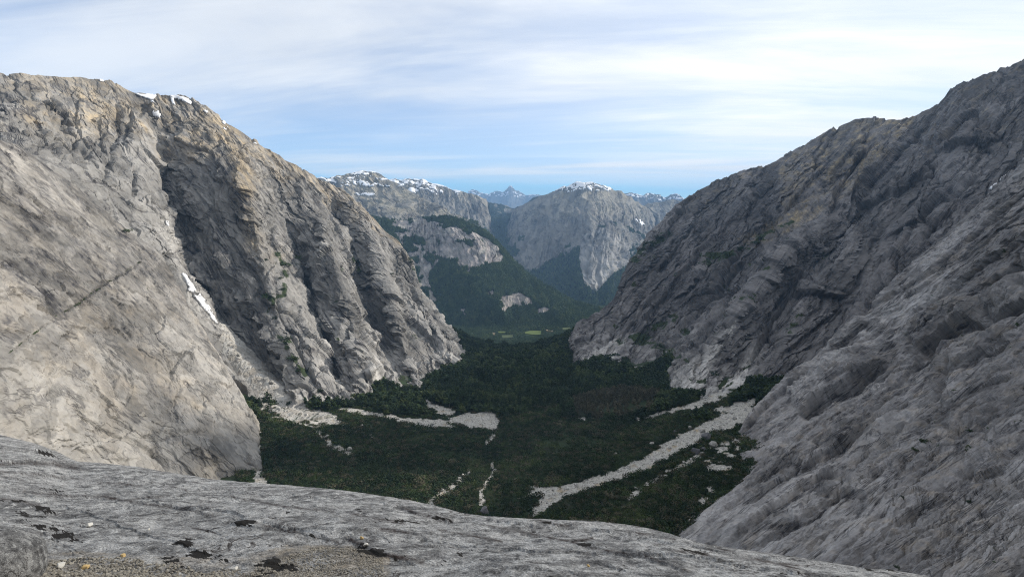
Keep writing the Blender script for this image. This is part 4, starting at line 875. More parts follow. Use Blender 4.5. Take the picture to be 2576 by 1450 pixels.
M_floor = ground_mat('valley_floor', 1.6, (0.028, 0.030, 0.018), (0.33, 0.315, 0.285), (0.60, 0.575, 0.53), (0.036, 0.056, 0.024))
def fl_attr(P):
    u, v = proj(P); return dict(pale=debris(u, v, P).astype(f32) * (P[..., 1] < 1900))
ys = np.geomspace(260, 3000, 330)
FL, FLP = grid_sheet('valley_floor', ys, lambda y: np.linspace(-0.62 * y - 250, 0.62 * y + 250, 330), floor_z, M_floor, fl_attr)
M_ground = ground_mat('lowland', 8.0, (0.018, 0.028, 0.014), (0.1, 0.1, 0.08), (0.2, 0.2, 0.16), (0.030, 0.050, 0.020))
gx = np.concatenate([-np.geomspace(40000, 200, 24), np.linspace(-100, 100, 3), np.geomspace(200, 40000, 24)])
gy = np.concatenate([-np.geomspace(6000, 500, 8), np.geomspace(500, 40000, 40)])
def gnd_z(x, y): return np.full(x.shape, -1250.0)
grid_sheet('ground', gy, lambda y: gx, gnd_z, M_ground)
# main valley floor, seen through the gap
MV, MVP = grid_sheet('main_valley_floor', np.linspace(2500, 4200, 60), lambda y: np.linspace(-1200, 1600, 80), lambda x, y: -786 + 4 * fbm(np.stack([x / 120, y / 120, 0 * x], -1), 1120, 3), M_ground)
print('ground', round(time.time() - T0, 1))

# ================================================================ foreground ledge
def Yz(u, v, z):                                     # forward distance at which the sight line meets height z
    dx, dy, dz = ray(u, v); return float(z * dy / dz)
LEDGE_TOP = [(-260, 1020, 10.3), (-120, 1060, 10.0), (0, 1092, 9.6), (60, 1108, 9.4), (110, 1128, 9.1), (180, 1158, 8.6), (260, 1164, 8.4), (330, 1171, 8.2), (430, 1188, 7.8), (540, 1204, 7.4), (640, 1214, 7.0), (750, 1222, 6.8), (850, 1231, 6.5), (960, 1246, 6.2), (1090, 1271, 5.8), (1170, 1291, 5.5), (1240, 1299, 5.3),
             (1330, 1304, 5.2), (1480, 1310, 5.1), (1560, 1317, 5.0), (1640, 1331, 4.8), (1700, 1345, 4.6), (1780, 1369, 4.4), (1880, 1384, 4.3), (2000, 1399, 4.2), (2130, 1421, 4.1), (2270, 1446, 4.0), (2480, 1495, 3.9), (2700, 1550, 3.8)]
LR = []
for (u, v, Y) in LEDGE_TOP:
    vb = 1800.0; Yb = Yz(u, vb, -1.62)
    r = [(u, v, Y)]
    z0 = float(pt(u, v, Y)[2])
    for t in (0.12, 0.3, 0.52, 0.76):
        vv = v + (vb - v) * t; z = z0 + (-1.62 - z0) * (t ** 0.62); r.append((u, vv, Yz(u, vv, z)))
    r.append((u, vb, Yb)); LR.append(r)
CR = [  # cracks and dark mossy hollows: line, half width, depth
 ([(180, 1246), (260, 1248), (310, 1258), (380, 1268), (470, 1280), (540, 1298)], 4, -7), ([(60, 1236), (110, 1242), (180, 1246)], 3, -4), ([(310, 1258), (370, 1250), (430, 1244)], 3, -4),
 ([(575, 1247), (640, 1258), (710, 1272), (780, 1280), (840, 1285)], 3, -5), ([(410, 1218), (470, 1232)], 3, -4), ([(640, 1313), (700, 1330), (780, 1345), (850, 1362)], 5, -8), ([(480, 1325), (530, 1335), (560, 1348)], 3, -5),
 ([(870, 1352), (910, 1368), (950, 1390), (1000, 1400), (1060, 1410)], 8, -12), ([(1000, 1270), (1050, 1292), (1100, 1300), (1135, 1310)], 7, -11), ([(960, 1330), (1040, 1340), (1080, 1355)], 5, -8),
 ([(1210, 1318), (1280, 1330), (1350, 1345), (1440, 1362), (1480, 1375), (1540, 1385)], 4, -7), ([(1440, 1362), (1490, 1352)], 4, -5), ([(1545, 1385), (1620, 1398), (1690, 1420), (1740, 1440)], 7, -11), ([(1330, 1300), (1400, 1318), (1470, 1330), (1560, 1338)], 3, -4),
 ([(1580, 1335), (1640, 1345), (1700, 1356)], 3, -5), ([(1700, 1385), (1760, 1390), (1790, 1398)], 4, -5), ([(880, 1290), (960, 1305), (1020, 1318)], 3, -4), ([(1100, 1330), (1180, 1345), (1260, 1360)], 3, -4),
 ([(0, 1185), (80, 1190), (160, 1200), (260, 1212), (360, 1222)], 3, -4), ([(0, 1168), (70, 1163), (130, 1166), (200, 1178)], 6, -9), ([(1850, 1400), (1930, 1412), (2010, 1420)], 3, -4), ([(0, 1252), (60, 1262), (100, 1270)], 5, -6), ([(1780, 1368), (1830, 1385), (1900, 1402), (1990, 1425), (2060, 1445)], 4, -5)]
MOSS = [((130, 1330), 60, 18), ((70, 1300), 40, 16), ((160, 1345), 60, 16), ((470, 1370), 40, 22), ((430, 1412), 55, 20), ((520, 1395), 60, 18), ((700, 1420), 60, 24), ((660, 1440), 50, 20), ((935, 1388), 45, 14), ((1108, 1303), 30, 9), ((905, 1282), 14, 6), ((1740, 1386), 28, 9), ((625, 1315), 40, 9), ((40, 1260), 40, 8), ((100, 1280), 30, 14), ((1590, 1395), 40, 10), ((780, 1345), 30, 6), ((120, 1140), 40, 7), ((1040, 1312), 40, 6), ((1480, 1370), 40, 6), ((2070, 1405), 20, 5)]
def disp_ledge(S):
    P = S.P; S.wob = vnoise(P / 0.5, 1290); S.jig = fbm(P / 0.25, 1291, 4, 0.6); S.jig2 = fbm(P / 0.25, 1292, 4, 0.6)
    S.extra = np.zeros(P.shape[:2]); S.lean = np.zeros(P.shape[:2]); S.face = np.zeros(P.shape[:2]); S.drop = np.array([0, -0.9, -0.4])
    x = P[..., 0]; y = P[..., 1]
    d = 0.10 * fbm(P / np.array([2.6, 1.1, 1.0]), 1201, 4) + 0.030 * fbm(P / np.array([0.8, 0.30, 0.5]), 1202, 4, 0.55)
    for k, (sp, hh, cv) in enumerate(((0.85, 0.014, 0.2), (0.34, 0.006, 0.2))):     # thin sheets peeling off the slab
        a = y + 0.32 * x; b = x - 0.32 * y
        nz = fbm(np.stack([a / (sp * 2.2), b / (sp * 5), 0 * a + k], -1), 1230 + k, 4, 0.55)
        ph_ = a / sp + 1.5 * nz; fr = ph_ - np.floor(ph_); lay = np.floor(ph_)
        on = sstep(0.5 - cv, 0.75 - cv, 0.5 + 0.5 * vnoise(np.stack([lay * 1.7, b / (sp * 3), 0 * a], -1), 1240 + k))
        d = d + hh * on * ((1 - fr) - 0.6 * np.clip((fr - 0.88) / 0.12, 0, 1) ** 2)
    d = d + 0.010 * fbm(P / 0.07, 1205, 3, 0.6)
    for ln, hw, dp in CR:
        step(S, ln, -0.34 * dp, 70, side=(0.1, -1), cut=1.5, over=0.0, ramp=2.5)
    S.a = x; S.b = y
    return d * sstep(0, 0.03, S.row) + 0.012 * fbm(P / 0.5, 1207, 3)
def col_ledge(S, A):
    nz = fbm(S.P / np.array([0.30, 0.30, 0.25]), 1210, 5, 0.62); nf = fbm(S.P / 0.07, 1211, 4, 0.65)
    m = 0.0
    for (c, rx, ry) in MOSS:
        g = np.exp(-((S.u - c[0]) / rx) ** 2 - ((S.v - c[1] - 0.15 * (S.u - c[0])) / ry) ** 2); m = np.maximum(m, g)
    A['veg'] += sstep(0.44, 0.60, m * 0.66 + 0.6 * nz + 0.75 * nf + 0.3 * fbm(S.P / np.array([0.25, 0.06, 0.06]), 1214, 3))
    for ln, hw, dp in CR:
        g, t = dpoly(S.u, S.v, ln); A['stain_shade'] += np.exp(-(g / (hw * 0.75)) ** 2) * np.clip(1.0 + 1.3 * nz + nf, 0, 1.6)
    A['stain_shade'] += sstep(0.15, 0.6, nz) * 0.35
    A['pale'] += sstep(-0.1, 0.5, nz * 0.6 + fbm(S.P / 0.9, 1212, 3) + 0.25 * sstep(700, 1300, S.u)) * 0.6
    sandy = inpoly(S.u, S.v, [(60, 1450), (75, 1395), (200, 1385), (400, 1398), (600, 1400), (720, 1370), (900, 1370), (980, 1400), (980, 1500), (0, 1500)])
    A['warm'] += sandy * np.clip(0.5 + nz, 0, 0.8)
def ledge_mat():
    m, nt, b = principled('granite_ledge', 0.9, 0.2); co = objco(nt)
    n1 = noise(nt, 0.9, 6, 0.68, co, 0.5); n2 = noise(nt, 9, 8, 0.72, co, 0.4); n3 = noise(nt, 60, 4, 0.75, co)
    mp = nt.nodes.new('ShaderNodeMapping'); mp.inputs['Rotation'].default_value = (0, 0, radians(18)); mp.inputs['Scale'].default_value = (2.2, 4.5, 3.0); nt.links.new(co, mp.inputs['Vector'])
    n4 = noise(nt, 1.0, 7, 0.7, mp.outputs[0], 0.6)
    c = mixc(nt, mapr(nt, n1, 0.36, 0.64), (0.15, 0.15, 0.151), (0.28, 0.28, 0.277))
    c = mixc(nt, mapr(nt, n4, 0.46, 0.62), c, (0.40, 0.40, 0.394))
    c = mixc(nt, mth(nt, 'MULTIPLY', mapr(nt, n4, 0.47, 0.33), 0.8), c, (0.085, 0.084, 0.085))
    c = mixc(nt, mth(nt, 'MULTIPLY', mapr(nt, n2, 0.52, 0.64), 0.85), c, (0.52, 0.52, 0.51))
    c = mixc(nt, mth(nt, 'MULTIPLY', mapr(nt, n2, 0.48, 0.36), 0.8), c, (0.055, 0.055, 0.057))
    c = mixc(nt, mth(nt, 'MULTIPLY', attr(nt, 'pale'), mapr(nt, n2, 0.40, 0.6)), c, (0.44, 0.44, 0.435))
    c = mixc(nt, mth(nt, 'MULTIPLY', attr(nt, 'warm'), mapr(nt, n2, 0.3, 0.6)), c, (0.25, 0.20, 0.135))
    sp = mapr(nt, n3, 0.36, 0.66, 0.6, 1.4)
    sc = nt.nodes.new('ShaderNodeVectorMath'); sc.operation = 'SCALE'; nt.links.new(c, sc.inputs[0]); nt.links.new(sp, sc.inputs['Scale'])
    c = mixc(nt, mth(nt, 'MULTIPLY', attr(nt, 'stain_shade'), mapr(nt, n2, 0.38, 0.56), clamp=True), sc.outputs[0], (0.032, 0.022, 0.020))
    jl = mth(nt, 'MULTIPLY', mapr(nt, mth(nt, 'ABSOLUTE', mth(nt, 'SUBTRACT', noise(nt, 0.55, 5, 0.6, mp.outputs[0], 0.9), 0.5)), 0.0, 0.014, 1.0, 0.0), mapr(nt, n1, 0.45, 0.58))
    c = mixc(nt, mth(nt, 'MULTIPLY', jl, 0.9), c, (0.03, 0.022, 0.02))
    mo = mixc(nt, n3, (0.006, 0.006, 0.006), (0.030, 0.026, 0.022))
    c = mixc(nt, mapr(nt, mth(nt, 'ADD', attr(nt, 'veg'), mth(nt, 'MULTIPLY', mth(nt, 'SUBTRACT', n2, 0.5), 1.9)), 0.36, 0.64), c, mo)
    nt.links.new(c, b.inputs['Base Color'])
    bump(nt, b, mth(nt, 'ADD', n3, mth(nt, 'MULTIPLY', n2, 2.5)), 0.9, 0.016); return m
M_ledge = ledge_mat()
S_LG = surface('rock_ledge', LR, 280, 600, M_ledge, disp_ledge, back=[(0, 0.22, -0.16), (0, 0.6, -0.75), (0.0, 1.2, -2.6), (0, 2.0, -9)], foot=[(0, -0.5, 0.03), (0, -4, 0.4)], colour=col_ledge, soft=1, crest=1.0)
print('ledge', round(time.time() - T0, 1))

# ================================================================ small geometry: leaf clumps, stones
RNG = np.random.default_rng(7)
def leaf_cards(blobs, n, size, seed, flat=0.0):
    """leaf sprays (small bent quads) through the volume of several blobs (x, y, z, rx, ry, rz)"""
    g = np.random.default_rng(seed); V = []; T = []
    wts = np.array([b[3] * b[4] * b[5] for b in blobs]) ** 0.7; wts /= wts.sum()
    idx = g.choice(len(blobs), n, p=wts)
    for k in idx:
        bx, by, bz, rx, ry, rz = blobs[k]
        d = g.normal(size=3); d /= np.linalg.norm(d); r = g.uniform(0.55, 1.05)
        c = np.array([bx + d[0] * rx * r, by + d[1] * ry * r, bz + d[2] * rz * r])
        nrm = d * 0.7 + g.normal(size=3) * 0.6; nrm[2] += 0.35 + flat; nrm /= np.linalg.norm(nrm)
        a = np.cross(nrm, g.normal(size=3)); a /= np.linalg.norm(a) + 1e-9; b = np.cross(nrm, a)
        s = size * g.uniform(0.6, 1.35)
        i = len(V)
        V += [c - a * s, c + b * s * 0.62 - nrm * s * 0.15, c + a * s, c - b * s * 0.62 - nrm * s * 0.15]
        T.append((i, i + 1, i + 2, i + 3))
    return np.array(V), np.array(T)
def trunk_mesh(h, r, seed, limbs=4):
    g = np.random.default_rng(seed); V = []; Q = []
    def tube(pts, rad):
        base = len(V); n = 5
        for p, rr in zip(pts, rad):
            for k in range(n):
                V.append((p[0] + rr * cos(2 * pi * k / n), p[1] + rr * sin(2 * pi * k / n), p[2]))
        for i in range(len(pts) - 1):
            for k in range(n):
                Q.append((base + i * n + k, base + i * n + (k + 1) % n, base + (i + 1) * n + (k + 1) % n, base + (i + 1) * n + k))
    bend = g.normal(size=2) * 0.05 * h
    pts = [(bend[0] * t * t, bend[1] * t * t, h * t) for t in (0, 0.3, 0.65, 1.0)]
    tube(pts, (r * 1.3, r, r * 0.7, r * 0.25))
    for k in range(limbs):
        t = g.uniform(0.45, 0.85); a = g.uniform(0, 2 * pi); L = h * g.uniform(0.2, 0.35)
        p0 = np.array([bend[0] * t * t, bend[1] * t * t, h * t]); p1 = p0 + np.array([cos(a) * L * 0.8, sin(a) * L * 0.8, L * 0.6])
        tube([p0, p0 * 0.5 + p1 * 0.5 + (0, 0, 0.03 * h), p1], (r * 0.45, r * 0.3, r * 0.12))
    return np.array(V), np.array(Q)
def crown_blobs(h, w, seed, n=6, low=0.3):
    g = np.random.default_rng(seed); out = []
    for k in range(n):
        t = (k + 0.5) / n; z = h * (low + (0.93 - low) * t); rr = w * (1.0 - 0.55 * t) * g.uniform(0.75, 1.15)
        a = g.uniform(0, 2 * pi); off = w * 0.45 * (1 - 0.6 * t) * g.uniform(0.3, 1)
        out.append((cos(a) * off, sin(a) * off, z, rr * 0.75, rr * 0.75, h * 0.13 * g.uniform(0.8, 1.3)))
    return out
def stone_mesh(seed, flat=0.75, n=9):
    """angular block: hull of random points, with broken faces"""
    import bmesh
    g = np.random.default_rng(seed); bm = bmesh.new()
    for _ in range(n * 2):
        d = g.normal(size=3); d /= np.linalg.norm(d); d *= g.uniform(0.8, 1.0)
        bm.verts.new((d[0], d[1] * g.uniform(0.75, 1), d[2] * flat))
    r = bmesh.ops.convex_hull(bm, input=bm.verts)
    bmesh.ops.delete(bm, geom=[e for e in r['geom_interior'] if isinstance(e, bmesh.types.BMVert)], context='VERTS')
    V = np.array([v.co[:] for v in bm.verts]); bm.verts.index_update(); T = np.array([[v.index for v in f.verts] for f in bm.faces if len(f.verts) == 3]); bm.free()
    return V, T
M_leafA = foliage_mat('dark_beech_leaves', (0.015, 0.028, 0.011), (0.040, 0.068, 0.023), (0.090, 0.112, 0.038))
M_leafB = foliage_mat('hill_forest_leaves', (0.050, 0.084, 0.040), (0.085, 0.13, 0.055), (0.13, 0.16, 0.065))
M_leafC = foliage_mat('brown_scrub_leaves', (0.050, 0.050, 0.028), (0.085, 0.080, 0.045), (0.14, 0.125, 0.08))
def plain(name, c, rough=0.9):
    m, nt, b = principled(name, rough, 0.15); n = noise(nt, 1.5, 4, 0.6, objco(nt))
    nt.links.new(mixc(nt, n, tuple(x * 0.7 for x in c), tuple(x * 1.3 for x in c)), b.inputs['Base Color']); return m
M_bark = plain('pale_bark', (0.15, 0.14, 0.12))
def debris_rock(name, px, c1, c2):
    m, nt, b = principled(name, 0.92, 0.15); oi = nt.nodes.new('ShaderNodeObjectInfo'); co = objco(nt)
    n = noise(nt, 1.3 / px, 5, 0.65, co)
    c = mixc(nt, oi.outputs['Random'], c1, c2); c = mixc(nt, mapr(nt, n, 0.35, 0.7), c, tuple(0.55 * x for x in c1))
    nt.links.new(c, b.inputs['Base Color']); bump(nt, b, n, 0.5, 0.3 * px); return m
M_stone = debris_rock('debris_granite', 1.0, (0.36, 0.345, 0.32), (0.66, 0.64, 0.60))

def join_parts(name, parts, parent='loose'):
    """one mesh from (V, faces, material) parts, for the instanced forests"""
    V = []; Q = []; T = []; mq = []; mt = []; mats = []; base = 0
    for v, fc, m in parts:
        if m not in mats: mats.append(m)
        fc = np.asarray(fc) + base; (Q if fc.shape[1] == 4 else T).append(fc); (mq if fc.shape[1] == 4 else mt).append(np.full(len(fc), mats.index(m)))
        V.append(v); base += len(v)
    o = mesh_np(name, np.concatenate(V), np.concatenate(Q) if Q else None, None, parent, T=np.concatenate(T) if T else None)
    for m in mats: o.data.materials.append(m)
    o.data.polygons.foreach_set('material_index', np.concatenate([np.concatenate(mq) if mq else [], np.concatenate(mt) if mt else []]).astype(np.int32))
    return o
def scatter(name, pts, scales, variants, label=None, cat=None, kind='stuff', tilt=None, seed=0):
    """one object of instanced pieces on points (stuff)"""
    g = np.random.default_rng(seed); n = len(pts)
    me = bpy.data.meshes.new(name); me.vertices.add(n); me.vertices.foreach_set('co', np.ascontiguousarray(pts, f32).ravel())
    a = me.attributes.new('scl', 'FLOAT_VECTOR', 'POINT'); a.data.foreach_set('vector', np.ascontiguousarray(scales, f32).ravel())
    rot = np.zeros((n, 3), f32); rot[:, 2] = g.uniform(0, 2 * pi, n)
    if tilt: rot[:, 0] = g.normal(0, tilt, n); rot[:, 1] = g.normal(0, tilt, n)
    a = me.attributes.new('rot', 'FLOAT_VECTOR', 'POINT'); a.data.foreach_set('vector', rot.ravel())
    a = me.attributes.new('vid', 'INT', 'POINT'); a.data.foreach_set('value', g.integers(0, len(variants), n).astype(np.int32))
    o = bpy.data.objects.new(name, me); COL.objects.link(o); tag(o, label, cat, None, kind)
    vc = bpy.data.collections.new(name + '_kinds')
    for v in variants: vc.objects.link(v)
    ng = bpy.data.node_groups.new(name, 'GeometryNodeTree'); ng.interface.new_socket('Geometry', in_out='INPUT', socket_type='NodeSocketGeometry'); ng.interface.new_socket('Geometry', in_out='OUTPUT', socket_type='NodeSocketGeometry')
    N = ng.nodes.new; L = ng.links.new
    gi, go = N('NodeGroupInput'), N('NodeGroupOutput'); ip = N('GeometryNodeInstanceOnPoints'); ci = N('GeometryNodeCollectionInfo')
    ci.inputs['Collection'].default_value = vc; ci.inputs['Separate Children'].default_value = True; ci.inputs['Reset Children'].default_value = True
    def na(nm, ty):
        x = N('GeometryNodeInputNamedAttribute'); x.data_type = ty; x.inputs[0].default_value = nm; return x.outputs[0]
    L(gi.outputs[0], ip.inputs['Points']); L(ci.outputs[0], ip.inputs['Instance']); ip.inputs['Pick Instance'].default_value = True
    L(na('vid', 'INT'), ip.inputs['Instance Index']); L(na('scl', 'FLOAT_VECTOR'), ip.inputs['Scale'])
    e2r = N('FunctionNodeEulerToRotation'); L(na('rot', 'FLOAT_VECTOR'), e2r.inputs[0]); L(e2r.outputs[0], ip.inputs['Rotation'])
    L(ip.outputs[0], go.inputs[0])
    md = o.modifiers.new('scatter', 'NODES'); md.node_group = ng
    return o

# unit-size pieces (height 1)
def tree_parts(seed, w=0.30, n=110, size=0.085, low=0.28, limbs=3):
    return trunk_mesh(0.8, 0.022, seed, limbs), leaf_cards(crown_blobs(1.0, w, seed, 6, low), n, size, seed + 1)
TREES = [tree_parts(20 + k, w=(0.30, 0.36, 0.27, 0.42, 0.33)[k], low=(0.25, 0.3, 0.2, 0.32, 0.25)[k]) for k in range(5)]
SHRUBS = [leaf_cards([(RNG.uniform(-.35, .35), RNG.uniform(-.35, .35), RNG.uniform(.2, .55), .33, .33, .28) for _ in range(5)], 60, 0.12, 60 + k) for k in range(4)]
def tree_variant(name, k, leaf): return join_parts(name, [(*TREES[k][0], M_bark), (*TREES[k][1], leaf)])
V_beech = [tree_variant('beech_kind', k, M_leafA) for k in range(5)]
V_hill = [tree_variant('hill_tree_kind', k, M_leafB) for k in range(5)]
V_brown = [tree_variant('brown_tree_kind', k, M_leafC) for k in range(3)]
V_shrub = [join_parts('shrub_kind', [(*s, M_leafA)]) for s in SHRUBS] + [join_parts('scrub_kind', [(*SHRUBS[0], M_leafC)])]
STONES = [stone_mesh(80 + k, (0.6, 0.75, 0.5, 0.85, 0.65)[k]) for k in range(5)]
V_stone = [join_parts('stone_kind', [(*s, M_stone)]) for s in STONES]

# ---- the forest on the valley floor
def visible_px(P, m=60):
    u, v = proj(P); return u, v, (u > -m) & (u < W + m) & (v > 400) & (v < H + m)
def jitter_grid(x0, x1, y0, y1, step, seed):
    g = np.random.default_rng(seed); x, y = np.meshgrid(np.arange(x0, x1, step), np.arange(y0, y1, step))
    return (x + g.uniform(-.5, .5, x.shape) * step).ravel(), (y + g.uniform(-.5, .5, x.shape) * step).ravel()
def behind_walls(u, v):
    """the parts of the floor that the photograph shows as forest"""
    return inpoly(u, v, [(630, 1000), (700, 1010), (800, 1015), (880, 1012), (960, 965), (1060, 985), (1075, 955), (1130, 930), (1170, 890), (1120, 810), (1120, 780), (1470, 780), (1470, 810), (1430, 880), (1440, 930), (1560, 890), (1600, 940), (1690, 900), (1680, 985), (1760, 1000), (1900, 950), (2000, 960), (1980, 1100), (1920, 1200), (1840, 1320), (1760, 1420), (1600, 1440), (1000, 1440), (600, 1340), (590, 1000)])
def place_floor(step, y0, y1, seed):
    x, y = jitter_grid(-900, 900, y0, y1, step, seed); P = np.stack([x, y, floor_z(x, y)], -1); u, v, ok = visible_px(P)
    ok &= behind_walls(u, v) & ~debris(u, v, P); return P[ok], u[ok], v[ok]
def low_zone(u, v, P):
    """scrub rather than trees: the near floor and the fans"""
    return sstep(1000, 1060, v + 40 * vnoise(P / 60, 1301)) 
Pn, un, vn = place_floor(4.0, 300, 1150, 31)
Pf, uf, vf = place_floor(7.2, 1150, 2150, 32)
g = np.random.default_rng(5)
lz = low_zone(un, vn, Pn); rr = g.uniform(size=len(Pn))
is_tree = ((rr > lz) | inpoly(un, vn, [(905, 1018), (970, 975), (1000, 985), (1060, 1010), (1110, 1046), (1040, 1046), (960, 1036)])) & (g.uniform(size=len(Pn)) < 0.55) & ~debris(un, vn - 7000 / Pn[:, 1], Pn) & ~debris(un, vn - 14000 / Pn[:, 1], Pn)
brownz = inpoly(uf, vf, [(1440, 1000), (1560, 975), (1640, 985), (1640, 1030), (1500, 1050), (1440, 1040)]); brown_n = inpoly(un, vn, [(1440, 1000), (1560, 975), (1660, 985), (1640, 1040), (1500, 1055), (1440, 1040)]) | (inpoly(un, vn, [(1350, 1130), (1420, 1080), (1520, 1060), (1500, 1120), (1400, 1150)]) & (g.uniform(size=len(un)) < 0.5))
def scl(n, h, var, g, wide=1.0, P=None):
    s = h * g.uniform(1 - var, 1 + var, n)
    if P is not None: s = s * (1 + 0.45 * vnoise(P / 28, 77))
    return np.stack([s * wide, s * wide, s], -1)
TP = np.concatenate([Pn[is_tree & ~brown_n], Pf[~brownz]]); TS = np.concatenate([scl((is_tree & ~brown_n).sum(), 11, 0.45, g, 1.4, Pn[is_tree & ~brown_n]), scl((~brownz).sum(), 15, 0.45, g, 1.4, Pf[~brownz])])
TP[:, 2] -= 0.6
FOREST = (TP, TS)
SPm = ~is_tree & ~brown_n; SPt = Pn[SPm]; SPt[:, 2] -= 0.4
print('floor trees', len(TP), 'shrubs', len(SPt), round(time.time() - T0, 1))
BP = np.concatenate([Pn[brown_n & is_tree], Pf[brownz]]); BP[:, 2] -= 0.6
scatter('brown_wood', BP, scl(len(BP), 10, 0.35, g, 1.2), V_brown, 'patch of brown and grey trees in the dark valley forest', 'wood', seed=3)
scatter('scrub', SPt, scl(len(SPt), 4.6, 0.45, g, 1.25, SPt), V_shrub, 'dark green scrub covering the near valley floor and fans', 'scrub', seed=4)

# individual trees: those that show largest
def tree_object(name, k, leaf, P, s, rz, label, group):
    if (k, leaf.name) not in TREE_ME:
        a = mesh_np('trunk', *TREES[k][0], M_bark, 'loose').data; b = mesh_np('crown', *TREES[k][1], leaf, 'loose').data; TREE_ME[(k, leaf.name)] = (a, b)
    a, b = TREE_ME[(k, leaf.name)]
    o = bpy.data.objects.new(name, None); COL.objects.link(o); o.location = P; o.scale = s; o.rotation_euler = (0, 0, rz); o.empty_display_size = 0.2
    tag(o, label, 'tree', group)
    for nm, me in (('trunk', a), ('crown', b)):
        c = bpy.data.objects.new(nm, me); COL.objects.link(c); c.parent = o
    return o
TREE_ME = {}
ut, vt = proj(TP); size = TS[:, 2] / TP[:, 1]
grove = inpoly(ut, vt, [(905, 1018), (970, 975), (1000, 985), (1060, 1010), (1110, 1050), (1040, 1050), (960, 1040)])
big = np.argsort(-size * (0.6 + 0.8 * g.uniform(size=len(size))))
pick = [i for i in big if vt[i] < 1250 and 650 < ut[i] < 1850 and not grove[i]][:200]
gpick = list(np.nonzero(grove)[0])[:60]
rest = np.ones(len(TP), bool); rest[pick] = False; rest[gpick] = False
for i in gpick:
    tree_object('beech_tree', i % 5, M_leafA, TP[i], TS[i] * 1.25, float(g.uniform(0, 6.28)), 'tall dark tree of the grove under the left cliff above pale gravel', 'trees of the grove under the left cliff')
for i in pick:
    tree_object('beech_tree', i % 5, M_leafA, TP[i], TS[i], float(g.uniform(0, 6.28)), 'dark green tree standing above the scrub on the near valley floor', 'larger trees on the near valley floor')
scatter('forest', TP[rest], TS[rest], V_beech, 'dark evergreen forest filling the shaded valley', 'forest', seed=5)

# ---- forest on the hill and in the main valley
def sample_surf(S, n, seed, mask):
    g = np.random.default_rng(seed); nv, nu = S.P.shape[:2]
    P = S.P; A = np.linalg.norm(np.cross(P[1:, :-1] - P[:-1, :-1], P[:-1, 1:] - P[:-1, :-1]), axis=-1) * mask[:-1, :-1] / P[:-1, :-1, 1] ** 0.5
    p = A.ravel() / A.sum(); idx = g.choice(len(p), n, p=p); i, j = idx // (nu - 1), idx % (nu - 1)
    a, b = g.uniform(size=(2, n, 1))
    return P[i, j] * (1 - a) * (1 - b) + P[i + 1, j] * a * (1 - b) + P[i, j + 1] * (1 - a) * b + P[i + 1, j + 1] * a * b
mk = (S_M1.attrs['veg'] > 0.5) & (S_M1.u < 1560) & (S_M1.u > 960)
HP = sample_surf(S_M1, 26000, 8, mk); 
scatter('hillside_forest', HP - np.array([0, 0, 1.5]), scl(len(HP), 19, 0.35, g, 1.2), V_hill, 'blue-green forest on the hill across the main valley', 'forest', seed=6)
for S_, n_, nm_, lb_, sd_ in ((S_M4, 15000, 'dome_forest', 'blue-green forest on the lower flanks of the granite dome', 51), (S_M8, 7000, 'side_valley_forest', 'dark blue forest in the deep side valley left of the dome', 52), (S_M2, 4000, 'ridge_forest', 'trees on the shelf below the rounded snow-streaked mountain', 53)):
    FP = sample_surf(S_, n_, sd_, (S_.attrs['veg'] > 0.55) & (S_.v > 545))
    scatter(nm_, FP - np.array([0, 0, 2.0]), scl(len(FP), 24, 0.4, g, 1.3), V_hill, lb_, 'forest', seed=sd_)
x, y = jitter_grid(-500, 900, 2600, 3450, 12, 41); MP = np.stack([x, y, np.full_like(x, -787.0)], -1); um, vm, ok = visible_px(MP)
FIELDS = [([(1318, 835), (1335, 831), (1362, 832), (1360, 841), (1340, 841), (1322, 839)], 'green'), ([(1252, 833), (1272, 833), (1270, 837), (1255, 837)], 'green'), ([(1262, 843), (1290, 842), (1292, 849), (1264, 850)], 'sedge'), ([(1238, 836), (1247, 836), (1246, 842), (1239, 842)], 'straw'), ([(1370, 828), (1392, 831), (1396, 834), (1376, 832)], 'straw'), ([(1414, 824), (1434, 823), (1436, 828), (1416, 829)], 'sedge')]
for pl, _ in FIELDS: ok &= ~(inpoly(um, vm, pl) | inpoly(um, vm - 3.5, pl) | inpoly(um, vm - 7, pl))
ok &= (um > 1100) & (um < 1480) & (vm > 815)
MP = MP[ok]
scatter('valley_woodland', MP, scl(len(MP), 15, 0.4, g, 1.3), V_hill, 'sunlit woodland on the flat floor of the main valley', 'woodland', seed=7)
FC = dict(green=(0.115, 0.150, 0.048), sedge=(0.085, 0.105, 0.05), straw=(0.22, 0.185, 0.115))
FN = ['bright green meadow, the largest on the far valley floor', 'small green meadow strip left of the large meadow', 'olive marshy clearing just beyond the dark forest lip', 'small straw-coloured clearing, leftmost on the far valley floor', 'pale gravel strip right of the large green meadow', 'pale green clearing nearest the right cliff foot']
